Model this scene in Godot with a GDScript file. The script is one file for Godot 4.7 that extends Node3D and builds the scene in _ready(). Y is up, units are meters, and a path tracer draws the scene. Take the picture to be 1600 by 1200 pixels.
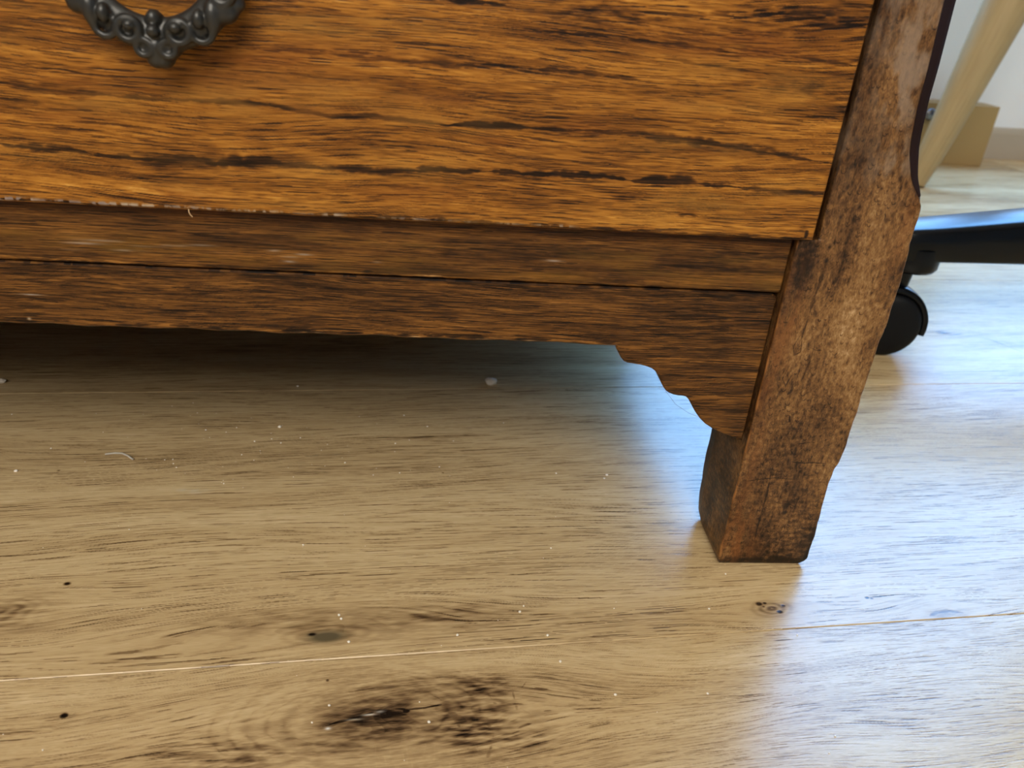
extends Node3D
# Corner of an old varnished chest of drawers standing on an oak plank floor.
# World: x right, y up, z towards the camera. The chest's leg face lies in z = 0, its inner edge in x = 0.
# Floor boards, walls and baseboard share one heading (ROOM_TURN); u runs along the boards, w across them.

const ROOM_TURN := 0.0859
const BOARD := 0.222
const JOINT := 0.0426

var M := {}
var rng := RandomNumberGenerator.new()

func _ready() -> void:
	rng.seed = 7
	# ---- camera
	var cam := Camera3D.new()
	cam.name = "camera"
	cam.position = Vector3(-0.13413, 0.24285, 0.2806)
	cam.rotation = Vector3(-0.4843, -0.10171, 0.07885)
	cam.near = 0.01
	cam.far = 60.0
	var lens := CameraAttributesPhysical.new()
	lens.frustum_focal_length = 24.25
	lens.frustum_focus_distance = 0.34
	lens.exposure_aperture = 14.0
	lens.frustum_near = 0.01
	lens.frustum_far = 60.0
	cam.attributes = lens
	cam.fov = 52.66
	add_child(cam)
	cam.current = true
	# ---- sky and exposure
	var sm := ProceduralSkyMaterial.new()
	sm.sky_top_color = Color(0.47, 0.725, 1.0)
	sm.sky_horizon_color = Color(0.42, 0.50, 0.60)
	sm.sky_curve = 0.42
	sm.ground_bottom_color = Color(0.35, 0.36, 0.36)
	sm.ground_horizon_color = Color(0.5, 0.53, 0.56)
	sm.sky_energy_multiplier = 3.6
	sm.ground_energy_multiplier = 1.0
	var sky := Sky.new()
	sky.sky_material = sm
	var env := Environment.new()
	env.background_mode = Environment.BG_SKY
	env.sky = sky
	env.ambient_light_source = Environment.AMBIENT_SOURCE_SKY
	env.tonemap_mode = Environment.TONE_MAPPER_LINEAR
	env.tonemap_exposure = 1.0
	env.sdfgi_enabled = true
	env.ssao_enabled = true
	env.ssil_enabled = true
	var we := WorldEnvironment.new()
	we.name = "environment"
	we.environment = env
	add_child(we)
	# ---- area light added behind the camera for the warm front light
	var day := AreaLight3D.new()
	day.name = "added_front_light"
	day.area_size = Vector2(1.9, 1.1)
	day.light_energy = 6.0
	day.light_color = Color(1.0, 0.965, 0.91)
	day.area_range = 8.0
	day.shadow_enabled = true
	add_child(day)
	day.global_position = room(-0.75, 1.82, 1.90)
	day.rotation = Vector3(0, ROOM_TURN, 0)
	# ---- build
	build_materials()
	build_room()
	build_floor()
	build_chest()
	build_office_chair()
	build_back_corner()
	build_litter()

# ------------------------------------------------------------------ helpers
func room(u: float, y: float, w: float) -> Vector3:
	return Vector3(u, y, w).rotated(Vector3.UP, ROOM_TURN)

func tag(o: Node, label: String, category: String, group := "") -> void:
	o.set_meta("label", label)
	o.set_meta("category", category)
	if group != "":
		o.set_meta("group", group)

class Build:
	var v := PackedVector3Array()
	var t := PackedVector2Array()
	var g := PackedInt32Array()
	func tri(a: Vector3, b: Vector3, c: Vector3, ta := Vector2.ZERO, tb := Vector2.ZERO, tc := Vector2.ZERO, grp := -1) -> void:
		v.append(a); v.append(b); v.append(c)
		t.append(ta); t.append(tb); t.append(tc)
		g.append(grp)
	func quad(a: Vector3, b: Vector3, c: Vector3, d: Vector3, ta := Vector2.ZERO, tb := Vector2.ZERO, tc := Vector2.ZERO, td := Vector2.ZERO, grp := -1) -> void:
		tri(a, b, c, ta, tb, tc, grp)
		tri(a, c, d, ta, tc, td, grp)
	func mesh(open := false) -> ArrayMesh:
		var vol := 0.0
		for i in range(0, v.size(), 3):
			vol += v[i].dot(v[i + 1].cross(v[i + 2]))
		if open:
			vol = 1.0 if (v[1] - v[0]).cross(v[2] - v[0]).z > 0.0 else -1.0
		var flip := vol > 0.0   # counter-clockwise outside: turn to clockwise
		var st := SurfaceTool.new()
		st.begin(Mesh.PRIMITIVE_TRIANGLES)
		for i in range(0, v.size(), 3):
			st.set_smooth_group(g[i / 3] if g[i / 3] >= 0 else 0xFFFFFFFF)
			for k in ([0, 2, 1] if flip else [0, 1, 2]):
				st.set_uv(t[i + k])
				st.add_vertex(v[i + k])
		st.generate_normals()
		return st.commit()

func put(called: String, b: Build, m: Material, parent: Node = null) -> MeshInstance3D:
	var o := MeshInstance3D.new()
	o.name = called
	o.mesh = b.mesh()
	o.material_override = m
	(parent if parent else self).add_child(o, true)
	return o

# Box with chamfered edges; uv is planar over (x, y) or, with flat on, (x, z): u = (x - r.x) / r.w, v = (top - y) / h
func box(b: Build, lo: Vector3, hi: Vector3, c: float, r := Rect2(0, 0, 1, 1), flat := false) -> void:
	var m := (lo + hi) / 2.0
	var f := func(p: Vector3) -> Vector2:
		return Vector2((p.x - r.position.x) / r.size.x, ((p.z if flat else p.y) - r.position.y) / r.size.y)
	var P := func(sx: int, sy: int, sz: int, k: int) -> Vector3:
		var p := Vector3(hi.x if sx > 0 else lo.x, hi.y if sy > 0 else lo.y, hi.z if sz > 0 else lo.z)
		if k != 0: p.x -= sx * c
		if k != 1: p.y -= sy * c
		if k != 2: p.z -= sz * c
		return p
	var Q := func(a: Vector3, bb: Vector3, cc: Vector3, d: Vector3) -> void:
		# wind outward from the middle
		var n := (bb - a).cross(cc - a)
		if n.dot((a + bb + cc + d) / 4.0 - m) < 0.0:
			b.quad(a, d, cc, bb, f.call(a), f.call(d), f.call(cc), f.call(bb))
		else:
			b.quad(a, bb, cc, d, f.call(a), f.call(bb), f.call(cc), f.call(d))
	for s in [-1, 1]:
		Q.call(P.call(s, -1, -1, 0), P.call(s, 1, -1, 0), P.call(s, 1, 1, 0), P.call(s, -1, 1, 0))
		Q.call(P.call(-1, s, -1, 1), P.call(1, s, -1, 1), P.call(1, s, 1, 1), P.call(-1, s, 1, 1))
		Q.call(P.call(-1, -1, s, 2), P.call(1, -1, s, 2), P.call(1, 1, s, 2), P.call(-1, 1, s, 2))
	if c <= 0.0:
		return
	for s in [-1, 1]:
		for q in [-1, 1]:
			Q.call(P.call(s, q, -1, 0), P.call(s, q, 1, 0), P.call(s, q, 1, 1), P.call(s, q, -1, 1))
			Q.call(P.call(s, -1, q, 0), P.call(s, 1, q, 0), P.call(s, 1, q, 2), P.call(s, -1, q, 2))
			Q.call(P.call(-1, s, q, 1), P.call(1, s, q, 1), P.call(1, s, q, 2), P.call(-1, s, q, 2))
			for z in [-1, 1]:
				var a: Vector3 = P.call(s, q, z, 0)
				var bb: Vector3 = P.call(s, q, z, 1)
				var cc: Vector3 = P.call(s, q, z, 2)
				if (bb - a).cross(cc - a).dot(a - m) < 0.0:
					b.tri(a, cc, bb, f.call(a), f.call(cc), f.call(bb))
				else:
					b.tri(a, bb, cc, f.call(a), f.call(bb), f.call(cc))

# Outline in (x, y) pushed from z0 to z1 with its front edge eased by c
func plate(b: Build, outline: PackedVector2Array, z0: float, z1: float, c: float, r: Rect2) -> void:
	if Geometry2D.is_polygon_clockwise(outline):
		outline.reverse()
	var n := outline.size()
	var inner := PackedVector2Array()
	for i in n:
		var a := (outline[i] - outline[(i + n - 1) % n]).normalized()
		var d := (outline[(i + 1) % n] - outline[i]).normalized()
		var q := (a + d).normalized()
		var into := Vector2(-q.y, q.x) / maxf(0.6, absf(q.dot(d)))
		inner.append(outline[i] + into * c)
	var f := func(p: Vector2) -> Vector2:
		return Vector2((p.x - r.position.x) / r.size.x, (p.y - r.position.y) / r.size.y)
	var tris := Geometry2D.triangulate_polygon(outline)
	for i in range(0, tris.size(), 3):
		var p := [tris[i], tris[i + 1], tris[i + 2]]
		if (outline[p[1]] - outline[p[0]]).cross(outline[p[2]] - outline[p[0]]) < 0.0:
			p = [p[0], p[2], p[1]]
		b.tri(v3(inner[p[0]], z1), v3(inner[p[1]], z1), v3(inner[p[2]], z1), f.call(inner[p[0]]), f.call(inner[p[1]]), f.call(inner[p[2]]))
		b.tri(v3(outline[p[0]], z0), v3(outline[p[2]], z0), v3(outline[p[1]], z0), f.call(outline[p[0]]), f.call(outline[p[2]]), f.call(outline[p[1]]))
	for i in n:
		var j := (i + 1) % n
		var oi := outline[i]
		var oj := outline[j]
		var ti: Vector2 = f.call(oi)
		var tj: Vector2 = f.call(oj)
		b.quad(v3(oi, z1 - c), v3(oj, z1 - c), v3(inner[j], z1), v3(inner[i], z1), ti, tj, tj, ti)
		b.quad(v3(oi, z0), v3(oj, z0), v3(oj, z1 - c), v3(oi, z1 - c), ti, tj, tj, ti)

func v3(p: Vector2, z: float) -> Vector3:
	return Vector3(p.x, p.y, z)

# Closed rings of equal length joined into a skin, ends closed by fans
func loft(b: Build, rings: Array, uvs: Array = [], grp := 1, caps := true) -> void:
	var n: int = rings[0].size()
	for k in rings.size() - 1:
		for i in n:
			var j := (i + 1) % n
			if uvs.is_empty():
				b.quad(rings[k][i], rings[k][j], rings[k + 1][j], rings[k + 1][i], Vector2.ZERO, Vector2.ZERO, Vector2.ZERO, Vector2.ZERO, grp)
			elif j != 0:
				b.quad(rings[k][i], rings[k][j], rings[k + 1][j], rings[k + 1][i], uvs[k][i], uvs[k][j], uvs[k + 1][j], uvs[k + 1][i], grp)
			else:
				b.quad(rings[k][i], rings[k][j], rings[k + 1][j], rings[k + 1][i], uvs[k][i], uvs[k][i], uvs[k + 1][i], uvs[k + 1][i], grp)
	if caps:
		for e in [0, rings.size() - 1]:
			var mid := Vector3.ZERO
			for p in rings[e]:
				mid += p / n
			for i in n:
				var j := (i + 1) % n
				var uv: Vector2 = Vector2.ZERO if uvs.is_empty() else uvs[e][i]
				if e == 0:
					b.tri(mid, rings[e][j], rings[e][i], uv, uv, uv, grp + 1)
				else:
					b.tri(mid, rings[e][i], rings[e][j], uv, uv, uv, grp + 2)

func circle(at: Vector3, axis: Vector3, r: float, n: int) -> Array:
	var side := axis.cross(Vector3(0.31, 0.17, 0.93)).normalized()
	var up := axis.cross(side).normalized()
	var out := []
	for i in n:
		var a := TAU * i / n
		out.append(at + (side * cos(a) + up * sin(a)) * r)
	return out

# Solid of revolution: profile of (distance along the axis, radius)
func lathe(b: Build, at: Vector3, axis: Vector3, profile: Array, n := 32, grp := 1) -> void:
	axis = axis.normalized()
	var rings := []
	for p in profile:
		rings.append(circle(at + axis * p.x, axis, maxf(p.y, 0.00001), n))
	loft(b, rings, [], grp)

func tube(b: Build, pts: Array, r: float, n := 8) -> void:
	var rings := []
	for i in pts.size():
		var d: Vector3 = (pts[mini(i + 1, pts.size() - 1)] - pts[maxi(i - 1, 0)]).normalized()
		rings.append(circle(pts[i], d, r, n))
	loft(b, rings)

# ------------------------------------------------------------------ wood
# A picture of a wood face. (x0, y0) is the top left corner in metres, (x1, y1) the bottom right one.
class Wood:
	var w: int
	var h: int
	var x0: float
	var y0: float
	var x1: float
	var y1: float
	var dark := PackedFloat32Array()
	var pore := PackedByteArray()
	var shift := PackedFloat32Array()
	var rng := RandomNumberGenerator.new()
	var rough := FastNoiseLite.new()
	var image: Image
	func _init(w_: int, h_: int, a: Vector2, c: Vector2, seed_: int) -> void:
		w = w_; h = h_; x0 = a.x; y0 = a.y; x1 = c.x; y1 = c.y
		dark.resize(w * h)
		pore.resize(w * h)
		rng.seed = seed_
		rough.seed = seed_
		rough.frequency = 0.05
		rough.fractal_octaves = 3
	func rect() -> Rect2:
		return Rect2(x0, y0, x1 - x0, y1 - y0)
	func px(p: Vector2) -> Vector2:
		return Vector2((p.x - x0) / (x1 - x0) * w, (p.y - y0) / (y1 - y0) * h)
	func noise(seed_: int, cw: int, ch: int, oct := 3, freq := 0.35) -> PackedByteArray:
		var n := FastNoiseLite.new()
		n.seed = seed_
		n.noise_type = FastNoiseLite.TYPE_SIMPLEX_SMOOTH
		n.frequency = freq
		n.fractal_octaves = oct
		var im := n.get_image(cw, ch, false, false, true)
		im.convert(Image.FORMAT_L8)
		im.resize(w, h, Image.INTERPOLATE_CUBIC)
		return im.get_data()
	# short dark vessels along the grain, before the grain is bent
	func pores(count: int, len_lo: int, len_hi: int, lo: int, hi: int, upright := false, thick := 1) -> void:
		for i in count:
			var x := rng.randi_range(0, w - 1)
			var y := rng.randi_range(0, h - 1)
			var n := rng.randi_range(len_lo, len_hi)
			var val := rng.randi_range(lo, hi)
			var th := rng.randi_range(1, thick)
			var yy := float(y)
			var sl := rng.randf_range(-0.02, 0.02)
			for k in n:
				var q := 1.0 - absf(2.0 * k / n - 1.0)
				var c := int(val * minf(1.0, q * 2.5))
				for t in th:
					var xx: int
					var y2: int
					if upright:
						xx = clampi(int(x + k * sl) + t, 0, w - 1)
						y2 = mini(y + k, h - 1)
					else:
						xx = mini(x + k, w - 1)
						y2 = clampi(int(yy + k * sl) + t, 0, h - 1)
					var at := y2 * w + xx
					if pore[at] < c:
						pore[at] = c
	# grain flows round knots: each [x, y, rx, ry, strength] in metres; sway: [noise cells, metres]
	func bend(knots: Array, sway: float, seed_: int) -> void:
		var sw := w / 4
		var sh := h / 4
		var n := FastNoiseLite.new()
		n.seed = seed_
		n.frequency = 0.004
		n.fractal_octaves = 2
		var ky := h / (y1 - y0)
		var f := PackedFloat32Array()
		f.resize(sw * sh)
		for y in sh:
			var my := y0 + (y1 - y0) * (y + 0.5) / sh
			for x in sw:
				var mx := x0 + (x1 - x0) * (x + 0.5) / sw
				var d := n.get_noise_2d(x, y * 2.0) * sway
				for k in knots:
					var dx: float = (mx - k[0]) / k[2]
					if dx > 2.4 or dx < -2.4:
						continue
					var dy: float = (my - k[1]) / k[3]
					if dy > 2.4 or dy < -2.4:
						continue
					d -= (my - k[1]) * k[4] * exp(-dx * dx - dy * dy)
				f[y * sw + x] = d * ky
		var im := Image.create_from_data(sw, sh, false, Image.FORMAT_RF, f.to_byte_array())
		im.resize(w, h, Image.INTERPOLATE_BILINEAR)
		shift = im.get_data().to_float32_array()
	# a streak or crack along points in metres; r in metres; amount in tone steps (negative: lighter)
	func streak(pts: Array, r: float, amount: float, wobble := 0.5, soft := false) -> void:
		var kx := w / absf(x1 - x0)
		var ky := h / absf(y1 - y0)
		var run := rng.randf() * 1000.0
		for i in pts.size() - 1:
			var a := px(pts[i])
			var c := px(pts[i + 1])
			var n := maxi(1, int(a.distance_to(c) / 1.5))
			for k in n:
				var t := float(k) / n
				var p := a.lerp(c, t)
				run += 1.5
				var j := (rough.get_noise_1d(run * 0.22) * 1.6 + rough.get_noise_1d(run) * 0.5) * wobble
				p.y += rough.get_noise_1d(run * 0.25 + 500.0) * wobble * r * ky * 1.2
				var rr := r * clampf(0.75 + j, 0.15, 1.7)
				var ends := 1.0
				if i == 0: ends = minf(1.0, 0.3 + t * 2.0)
				if i == pts.size() - 2: ends = minf(ends, 0.3 + (1.0 - t) * 2.0)
				stamp(p, maxf(rr * kx, 0.7), maxf(rr * ky * ends, 0.7), amount * (0.75 + 0.25 * ends), soft)
	func stamp(p: Vector2, rx: float, ry: float, amount: float, soft := false) -> void:
		var reach := 1.8 if soft else 1.25
		for y in range(maxi(0, int(p.y - ry * reach)), mini(h, int(p.y + ry * reach) + 2)):
			var dy := (y + 0.5 - p.y) / ry
			for x in range(maxi(0, int(p.x - rx * reach)), mini(w, int(p.x + rx * reach) + 2)):
				var dx := (x + 0.5 - p.x) / rx
				var d := dx * dx + dy * dy
				var q := exp(-d * 1.2) if soft else clampf(1.6 - 1.3 * sqrt(d), 0.0, 1.0)
				var at := y * w + x
				if amount > 0.0:
					dark[at] = maxf(dark[at], amount * q)
				else:
					dark[at] = maxf(dark[at] + amount * q * 0.35, minf(dark[at], amount * 1.5))
	# soft round-ended patch that adds to the tone
	func patch(c: Vector2, r: Vector2, amount: float, grain := 0.5, tilt := 0.0) -> void:
		var p := px(c)
		var kx := w / absf(x1 - x0)
		var ky := h / absf(y1 - y0)
		for y in range(maxi(0, int(p.y - 2.2 * r.y * ky)), mini(h, int(p.y + 2.2 * r.y * ky))):
			for x in range(maxi(0, int(p.x - 2.2 * r.x * kx)), mini(w, int(p.x + 2.2 * r.x * kx))):
				var dx := (x - p.x) / (r.x * kx)
				var dy := (y - p.y) / (r.y * ky) - tilt * dx
				var d := dx * dx + dy * dy
				if d < 4.4:
					dark[y * w + x] += amount * exp(-d) * (1.0 + grain * 2.0 * rough.get_noise_2d(x * 0.35, y * 1.1))
	# growth rings of a knot
	func rings(c: Vector2, r: Vector2, amount: float, count: float, tilt := 0.0) -> void:
		var p := px(c)
		var kx := w / absf(x1 - x0)
		var ky := h / absf(y1 - y0)
		for y in range(maxi(0, int(p.y - 1.6 * r.y * ky)), mini(h, int(p.y + 1.6 * r.y * ky))):
			for x in range(maxi(0, int(p.x - 1.3 * r.x * kx)), mini(w, int(p.x + 1.3 * r.x * kx))):
				var dx := (x - p.x) / (r.x * kx)
				var dy := (y - p.y) / (r.y * ky) - tilt * dx
				var d := sqrt(dx * dx + dy * dy) + 0.16 * rough.get_noise_2d(x * 0.12, y * 0.25)
				if d < 1.0:
					dark[y * w + x] += amount * (1.0 - d) * (1.0 + 0.8 * sin(d * count * TAU + 2.0 * rough.get_noise_2d(x * 0.2, y * 0.4)))
	# paint: layers are [noise bytes, weight, bent]; tones are [position 0..1, colour]
	func paint(a: PackedByteArray, wa: float, b: PackedByteArray, wb: float, c: PackedByteArray, wc: float, base: float, wp: float, tones: Array) -> void:
		var lut := PackedByteArray()
		lut.resize(768)
		for i in 256:
			var t := i / 255.0
			var col: Color = tones[-1][1]
			for k in tones.size() - 1:
				if t <= tones[k + 1][0]:
					col = (tones[k][1] as Color).lerp(tones[k + 1][1], clampf((t - tones[k][0]) / (tones[k + 1][0] - tones[k][0]), 0.0, 1.0))
					break
			lut[i * 3] = col.r8
			lut[i * 3 + 1] = col.g8
			lut[i * 3 + 2] = col.b8
		var out := PackedByteArray()
		out.resize(w * h * 3)
		var bent := shift.size() > 0
		var off := base - 127.5 * (wa + wb + wc)
		var i := 0
		var o := 0
		for y in h:
			for x in w:
				var j := i
				if bent:
					var yy := y + int(shift[i])
					if yy < 0: yy = -yy
					elif yy >= h: yy = 2 * h - 2 - yy
					j = clampi(yy, 0, h - 1) * w + x
				var k := clampi(int(off + a[j] * wa + b[j] * wb + c[i] * wc - pore[j] * wp - dark[i]), 0, 255) * 3
				out[o] = lut[k]
				out[o + 1] = lut[k + 1]
				out[o + 2] = lut[k + 2]
				i += 1
				o += 3
		image = Image.create_from_data(w, h, false, Image.FORMAT_RGB8, out)
	# fewer vessels inside a knot
	func calm(c: Vector2, r: Vector2, keep := 0.2) -> void:
		var p := px(c)
		var rx := r.x * w / absf(x1 - x0)
		var ry := r.y * h / absf(y1 - y0)
		for y in range(maxi(0, int(p.y - ry)), mini(h, int(p.y + ry))):
			for x in range(maxi(0, int(p.x - rx)), mini(w, int(p.x + rx))):
				var d := pow((x - p.x) / rx, 2.0) + pow((y - p.y) / ry, 2.0)
				if d < 1.0:
					pore[y * w + x] = int(pore[y * w + x] * lerpf(keep, 1.0, d * d))
	# the left end runs on from the right one, so that the picture repeats without a seam
	func tile(n: int) -> void:
		for x in n:
			var t := smoothstep(0.0, 1.0, float(x) / n)
			for y in h:
				image.set_pixel(x, y, image.get_pixel(w - 1 - x, y).lerp(image.get_pixel(x, y), t))
	# a mark of another colour, broken up by noise
	func blot(c: Vector2, r: Vector2, col: Color, alpha: float, broken := 0.6, grain := Vector2(0.3, 0.3)) -> void:
		var p := px(c)
		var kx := w / absf(x1 - x0)
		var ky := h / absf(y1 - y0)
		for y in range(maxi(0, int(p.y - 1.7 * r.y * ky)), mini(h, int(p.y + 1.7 * r.y * ky) + 1)):
			for x in range(maxi(0, int(p.x - 1.7 * r.x * kx)), mini(w, int(p.x + 1.7 * r.x * kx) + 1)):
				var dx := (x + 0.5 - p.x) / (r.x * kx)
				var dy := (y + 0.5 - p.y) / (r.y * ky)
				var q := exp(-(dx * dx + dy * dy) * 1.3)
				q *= clampf(1.0 - broken + broken * (0.6 + 3.0 * rough.get_noise_2d(x * grain.x, y * grain.y)), 0.0, 1.0)
				image.set_pixel(x, y, image.get_pixel(x, y).lerp(col, clampf(q * alpha, 0.0, 1.0)))
	func material(roughness: float, relief_cm: float, specular := 0.5) -> StandardMaterial3D:
		var m := StandardMaterial3D.new()
		m.albedo_texture = ImageTexture.create_from_image(image)
		m.roughness = roughness
		m.metallic_specular = specular
		if relief_cm > 0.0:
			var hi := image.duplicate()
			hi.convert(Image.FORMAT_L8)
			m.heightmap_enabled = true
			m.heightmap_scale = relief_cm
			m.heightmap_texture = ImageTexture.create_from_image(hi)
		return m

func plain(c: Color, roughness: float, metallic := 0.0, specular := 0.5) -> StandardMaterial3D:
	var m := StandardMaterial3D.new()
	m.albedo_color = c
	m.roughness = roughness
	m.metallic = metallic
	m.metallic_specular = specular
	return m

func V(x: float, y: float) -> Vector2:
	return Vector2(x, y)

func rgb(r: int, g: int, b: int) -> Color:
	return Color8(r, g, b)

var R := {}   # uv rectangles

func build_materials() -> void:
	wood_drawer()
	wood_rails()
	wood_leg()
	wood_floor()
	M.wall = plain(rgb(236, 241, 248), 0.85)
	M.wall_grey = plain(rgb(150, 149, 146), 0.85)
	M.ceiling = plain(rgb(236, 236, 234), 0.9)
	M.frame = plain(rgb(232, 232, 230), 0.4)
	M.black = plain(rgb(4, 6, 10), 0.26, 0.0, 0.38)
	M.tyre = plain(rgb(5, 7, 11), 0.5, 0.0, 0.35)
	M.iron = plain(rgb(46, 46, 45), 0.36, 0.3, 0.6)
	M.steel = plain(rgb(120, 120, 122), 0.25, 1.0)
	M.glass = plain(Color(1, 1, 1, 0.05), 0.0)
	M.glass.transparency = BaseMaterial3D.TRANSPARENCY_ALPHA
	M.glow_sheet = plain(rgb(235, 228, 212), 0.9)
	M.glow_sheet.emission_enabled = true
	M.glow_sheet.emission = rgb(255, 244, 226)
	M.glow_sheet.emission_energy_multiplier = 1.2  # glow added to go with the front light
	M.crumb = plain(rgb(232, 222, 206), 0.8)
	M.dust = plain(rgb(246, 240, 228), 0.8)
	M.lint = plain(rgb(190, 184, 172), 0.8)
	M.hair = plain(rgb(150, 140, 125), 0.6)

func wood_drawer() -> void:
	var d := Wood.new(2048, 980, V(-0.305, 0.3005), V(0.0045, 0.1605), 11)
	d.pores(7600, 12, 60, 30, 120)
	d.pores(3800, 26, 110, 60, 180, false, 2)
	d.pores(620, 50, 180, 70, 200, false, 3)
	for q in [[V(-.25, .272), .0008], [V(-.18, .285), .0012], [V(-.08, .262), .0010], [V(-.05, .29), .0009]]:
		d.streak([q[0] + V(-.06, .001), q[0], q[0] + V(.05, -.001)], q[1], 85, 0.7)
	d.bend([[-0.14, 0.215, 0.05, 0.01, 0.3], [-0.03, 0.238, 0.05, 0.012, 0.5]], 0.004, 5)
	# dark heart lines that run the length of the front
	d.streak([V(-0.305, .2022), V(-.2795, .2007), V(-.268, .1992), V(-.244, .1985), V(-.2134, .1989), V(-.1918, .1985), V(-.1737, .1962), V(-.1566, .1969), V(-.137, .1960), V(-.1106, .1966), V(-.0905, .1967), V(-.0678, .1968), V(-.0585, .196), V(-.0397, .1949), V(-.0254, .1935), V(.0045, .1905)], 0.00069, 93, 0.6)
	d.streak([V(-.2134, .1990), V(-.203, .1990), V(-.1918, .1984)], 0.00103, 136, 0.4)
	d.streak([V(-.137, .1958), V(-.122, .1966), V(-.1106, .1968)], 0.00127, 149, 0.4)
	d.streak([V(-.1737, .1965), V(-.16, .1972), V(-.137, .1960)], 0.00092, 110, 0.6)
	d.streak([V(-.280, .2007), V(-.262, .1990), V(-.245, .1986)], 0.00127, 78, 0.6, true)
	d.streak([V(-.0678, .1970), V(-.05, .1958), V(-.038, .1949)], 0.00161, 97, 0.7)
	d.streak([V(-.036, .1946), V(-.02, .1937), V(-.010, .192)], 0.00172, 78, 0.8, true)
	d.streak([V(-.305, .1815), V(-.2839, .1808), V(-.2718, .1805), V(-.2554, .1797), V(-.2389, .1787), V(-.226, .1795), V(-.2134, .1791), V(-.194, .1795), V(-.1744, .1792), V(-.1545, .1791), V(-.1389, .1806), V(-.1163, .181), V(-.0911, .1814), V(-.0749, .1815), V(-.0654, .1806), V(-.0561, .1813), V(-.0345, .1804), V(-.0174, .1796), V(.0045, .1793)], 0.00092, 101, 0.7)
	d.streak([V(-.29, .1812), V(-.262, .1800), V(-.245, .1792)], 0.00127, 91, 0.6)
	d.streak([V(-.226, .1797), V(-.2134, .1790), V(-.2, .1793), V(-.186, .1795)], 0.00218, 119, 0.7)
	d.streak([V(-.240, .179), V(-.215, .1795), V(-.182, .1796)], 0.00345, 58, 0.8, true)
	d.streak([V(-.1744, .1791), V(-.16, .1788), V(-.1545, .1789)], 0.00149, 91, 0.7)
	d.streak([V(-.145, .1808), V(-.1389, .1806), V(-.134, .1807)], 0.00149, 143, 0.4)
	d.streak([V(-.1, .1818), V(-.0911, .1813), V(-.08, .1816)], 0.00161, 110, 0.8)
	d.streak([V(-.0654, .1805), V(-.0561, .1813), V(-.045, .1809)], 0.00172, 104, 0.7)
	d.streak([V(-.0345, .1805), V(-.0174, .1796), V(.003, .1795)], 0.00103, 78, 0.7)
	d.streak([V(-.2705, .2057), V(-.2587, .2058), V(-.251, .2047), V(-.239, .2046)], 0.00046, 97, 0.5)
	d.streak([V(-.2654, .2117), V(-.2557, .2117), V(-.246, .211)], 0.00034, 84, 0.5)
	d.streak([V(-.2, .2158), V(-.1812, .2162), V(-.1647, .2153), V(-.1481, .2152), V(-.1354, .2148), V(-.1142, .2157), V(-.0926, .2157), V(-.07, .2145)], 0.00069, 67, 0.8)
	d.streak([V(-.19, .2163), V(-.175, .2160), V(-.165, .2153)], 0.00103, 65, 0.7, true)
	d.streak([V(-.155, .2150), V(-.145, .2152), V(-.132, .2148)], 0.00115, 62, 0.7, true)
	d.streak([V(-.1354, .2343), V(-.127, .2345), V(-.118, .234)], 0.00092, 104, 0.7)
	d.streak([V(-.1964, .2283), V(-.18, .2293), V(-.17, .2288)], 0.00046, 78, 0.5)
	d.streak([V(-.115, .2275), V(-.085, .2268), V(-.06, .2262), V(-.035, .2245)], 0.00057, 84, 0.7)
	d.streak([V(-.1, .2222), V(-.08, .2225), V(-.05, .2205), V(-.02, .2185)], 0.00046, 65, 0.7)
	d.patch(V(-.085, .2335), V(.022, .0055), 42, 0.9, 0.2)
	d.patch(V(-.02, .2375), V(.022, .0028), 60, 0.8, 0.2)
	d.patch(V(-.03, .2320), V(.016, .0016), 35, 0.9, 0.2)
	d.patch(V(-.012, .2155), V(.018, .0022), 48, 0.8, 0.2)
	d.patch(V(.001, .2095), V(.008, .0025), 30, 0.8)
	d.streak([V(-.0182, .2352), V(-.01, .235), V(.003, .2356)], 0.00103, 91, 0.6)
	d.streak([V(-.045, .2265), V(-.02, .2250), V(.003, .2235)], 0.00057, 91, 0.6)
	d.streak([V(-.0072, .2064), V(.0022, .2061)], 0.00080, 78, 0.5)
	d.streak([V(-.0492, .1692), V(-.0456, .1692), V(-.042, .169)], 0.00080, 97, 0.6)
	d.streak([V(-.075, .1745), V(-.066, .1742), V(-.06, .1735)], 0.00069, 65, 0.8, true)
	d.patch(V(-.165, .1885), V(.02, .004), 20, 0.8)
	d.patch(V(-.105, .178), V(.006, .009), 26, 0.5)
	d.patch(V(-.150, .206), V(.004, .004), 18, 0.5)
	d.patch(V(-.255, .1865), V(.04, .004), -14, 0.6)
	d.patch(V(-.225, .168), V(.07, .0028), -36, 0.8)
	d.patch(V(-.06, .1665), V(.04, .0022), -26, 0.8)
	d.patch(V(-.20, .2105), V(.02, .003), -18, 0.8)
	d.patch(V(-.04, .187), V(.05, .0028), -14, 0.8)
	# bruised lower edge and the nail hole in the corner
	for k in 46:
		var x := -0.305 + k * 0.0067 + rng.randf() * 0.004
		d.streak([V(x, .1622), V(x + .004 + rng.randf() * 0.006, .1621 + rng.randf() * 0.0004)], 0.0005, 40 + rng.randf() * 50, 0.9)
	d.streak([V(-.16, .1632), V(-.13, .1624), V(-.085, .1625), V(-.07, .162)], 0.0007, 80, 0.9)
	d.streak([V(-.07, .1636), V(-.05, .1634), V(-.03, .1630)], 0.0003, 50, 0.9)
	d.streak([V(-.03, .1622), V(-.005, .1618), V(.004, .1617)], 0.0008, 85, 0.8)
	d.streak([V(.0008, .1656), V(.0009, .1636), V(.0007, .1630)], 0.0008, 120, 0.4)
	d.patch(V(-.001, .1665), V(.0016, .002), 35, 0.4)
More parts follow.
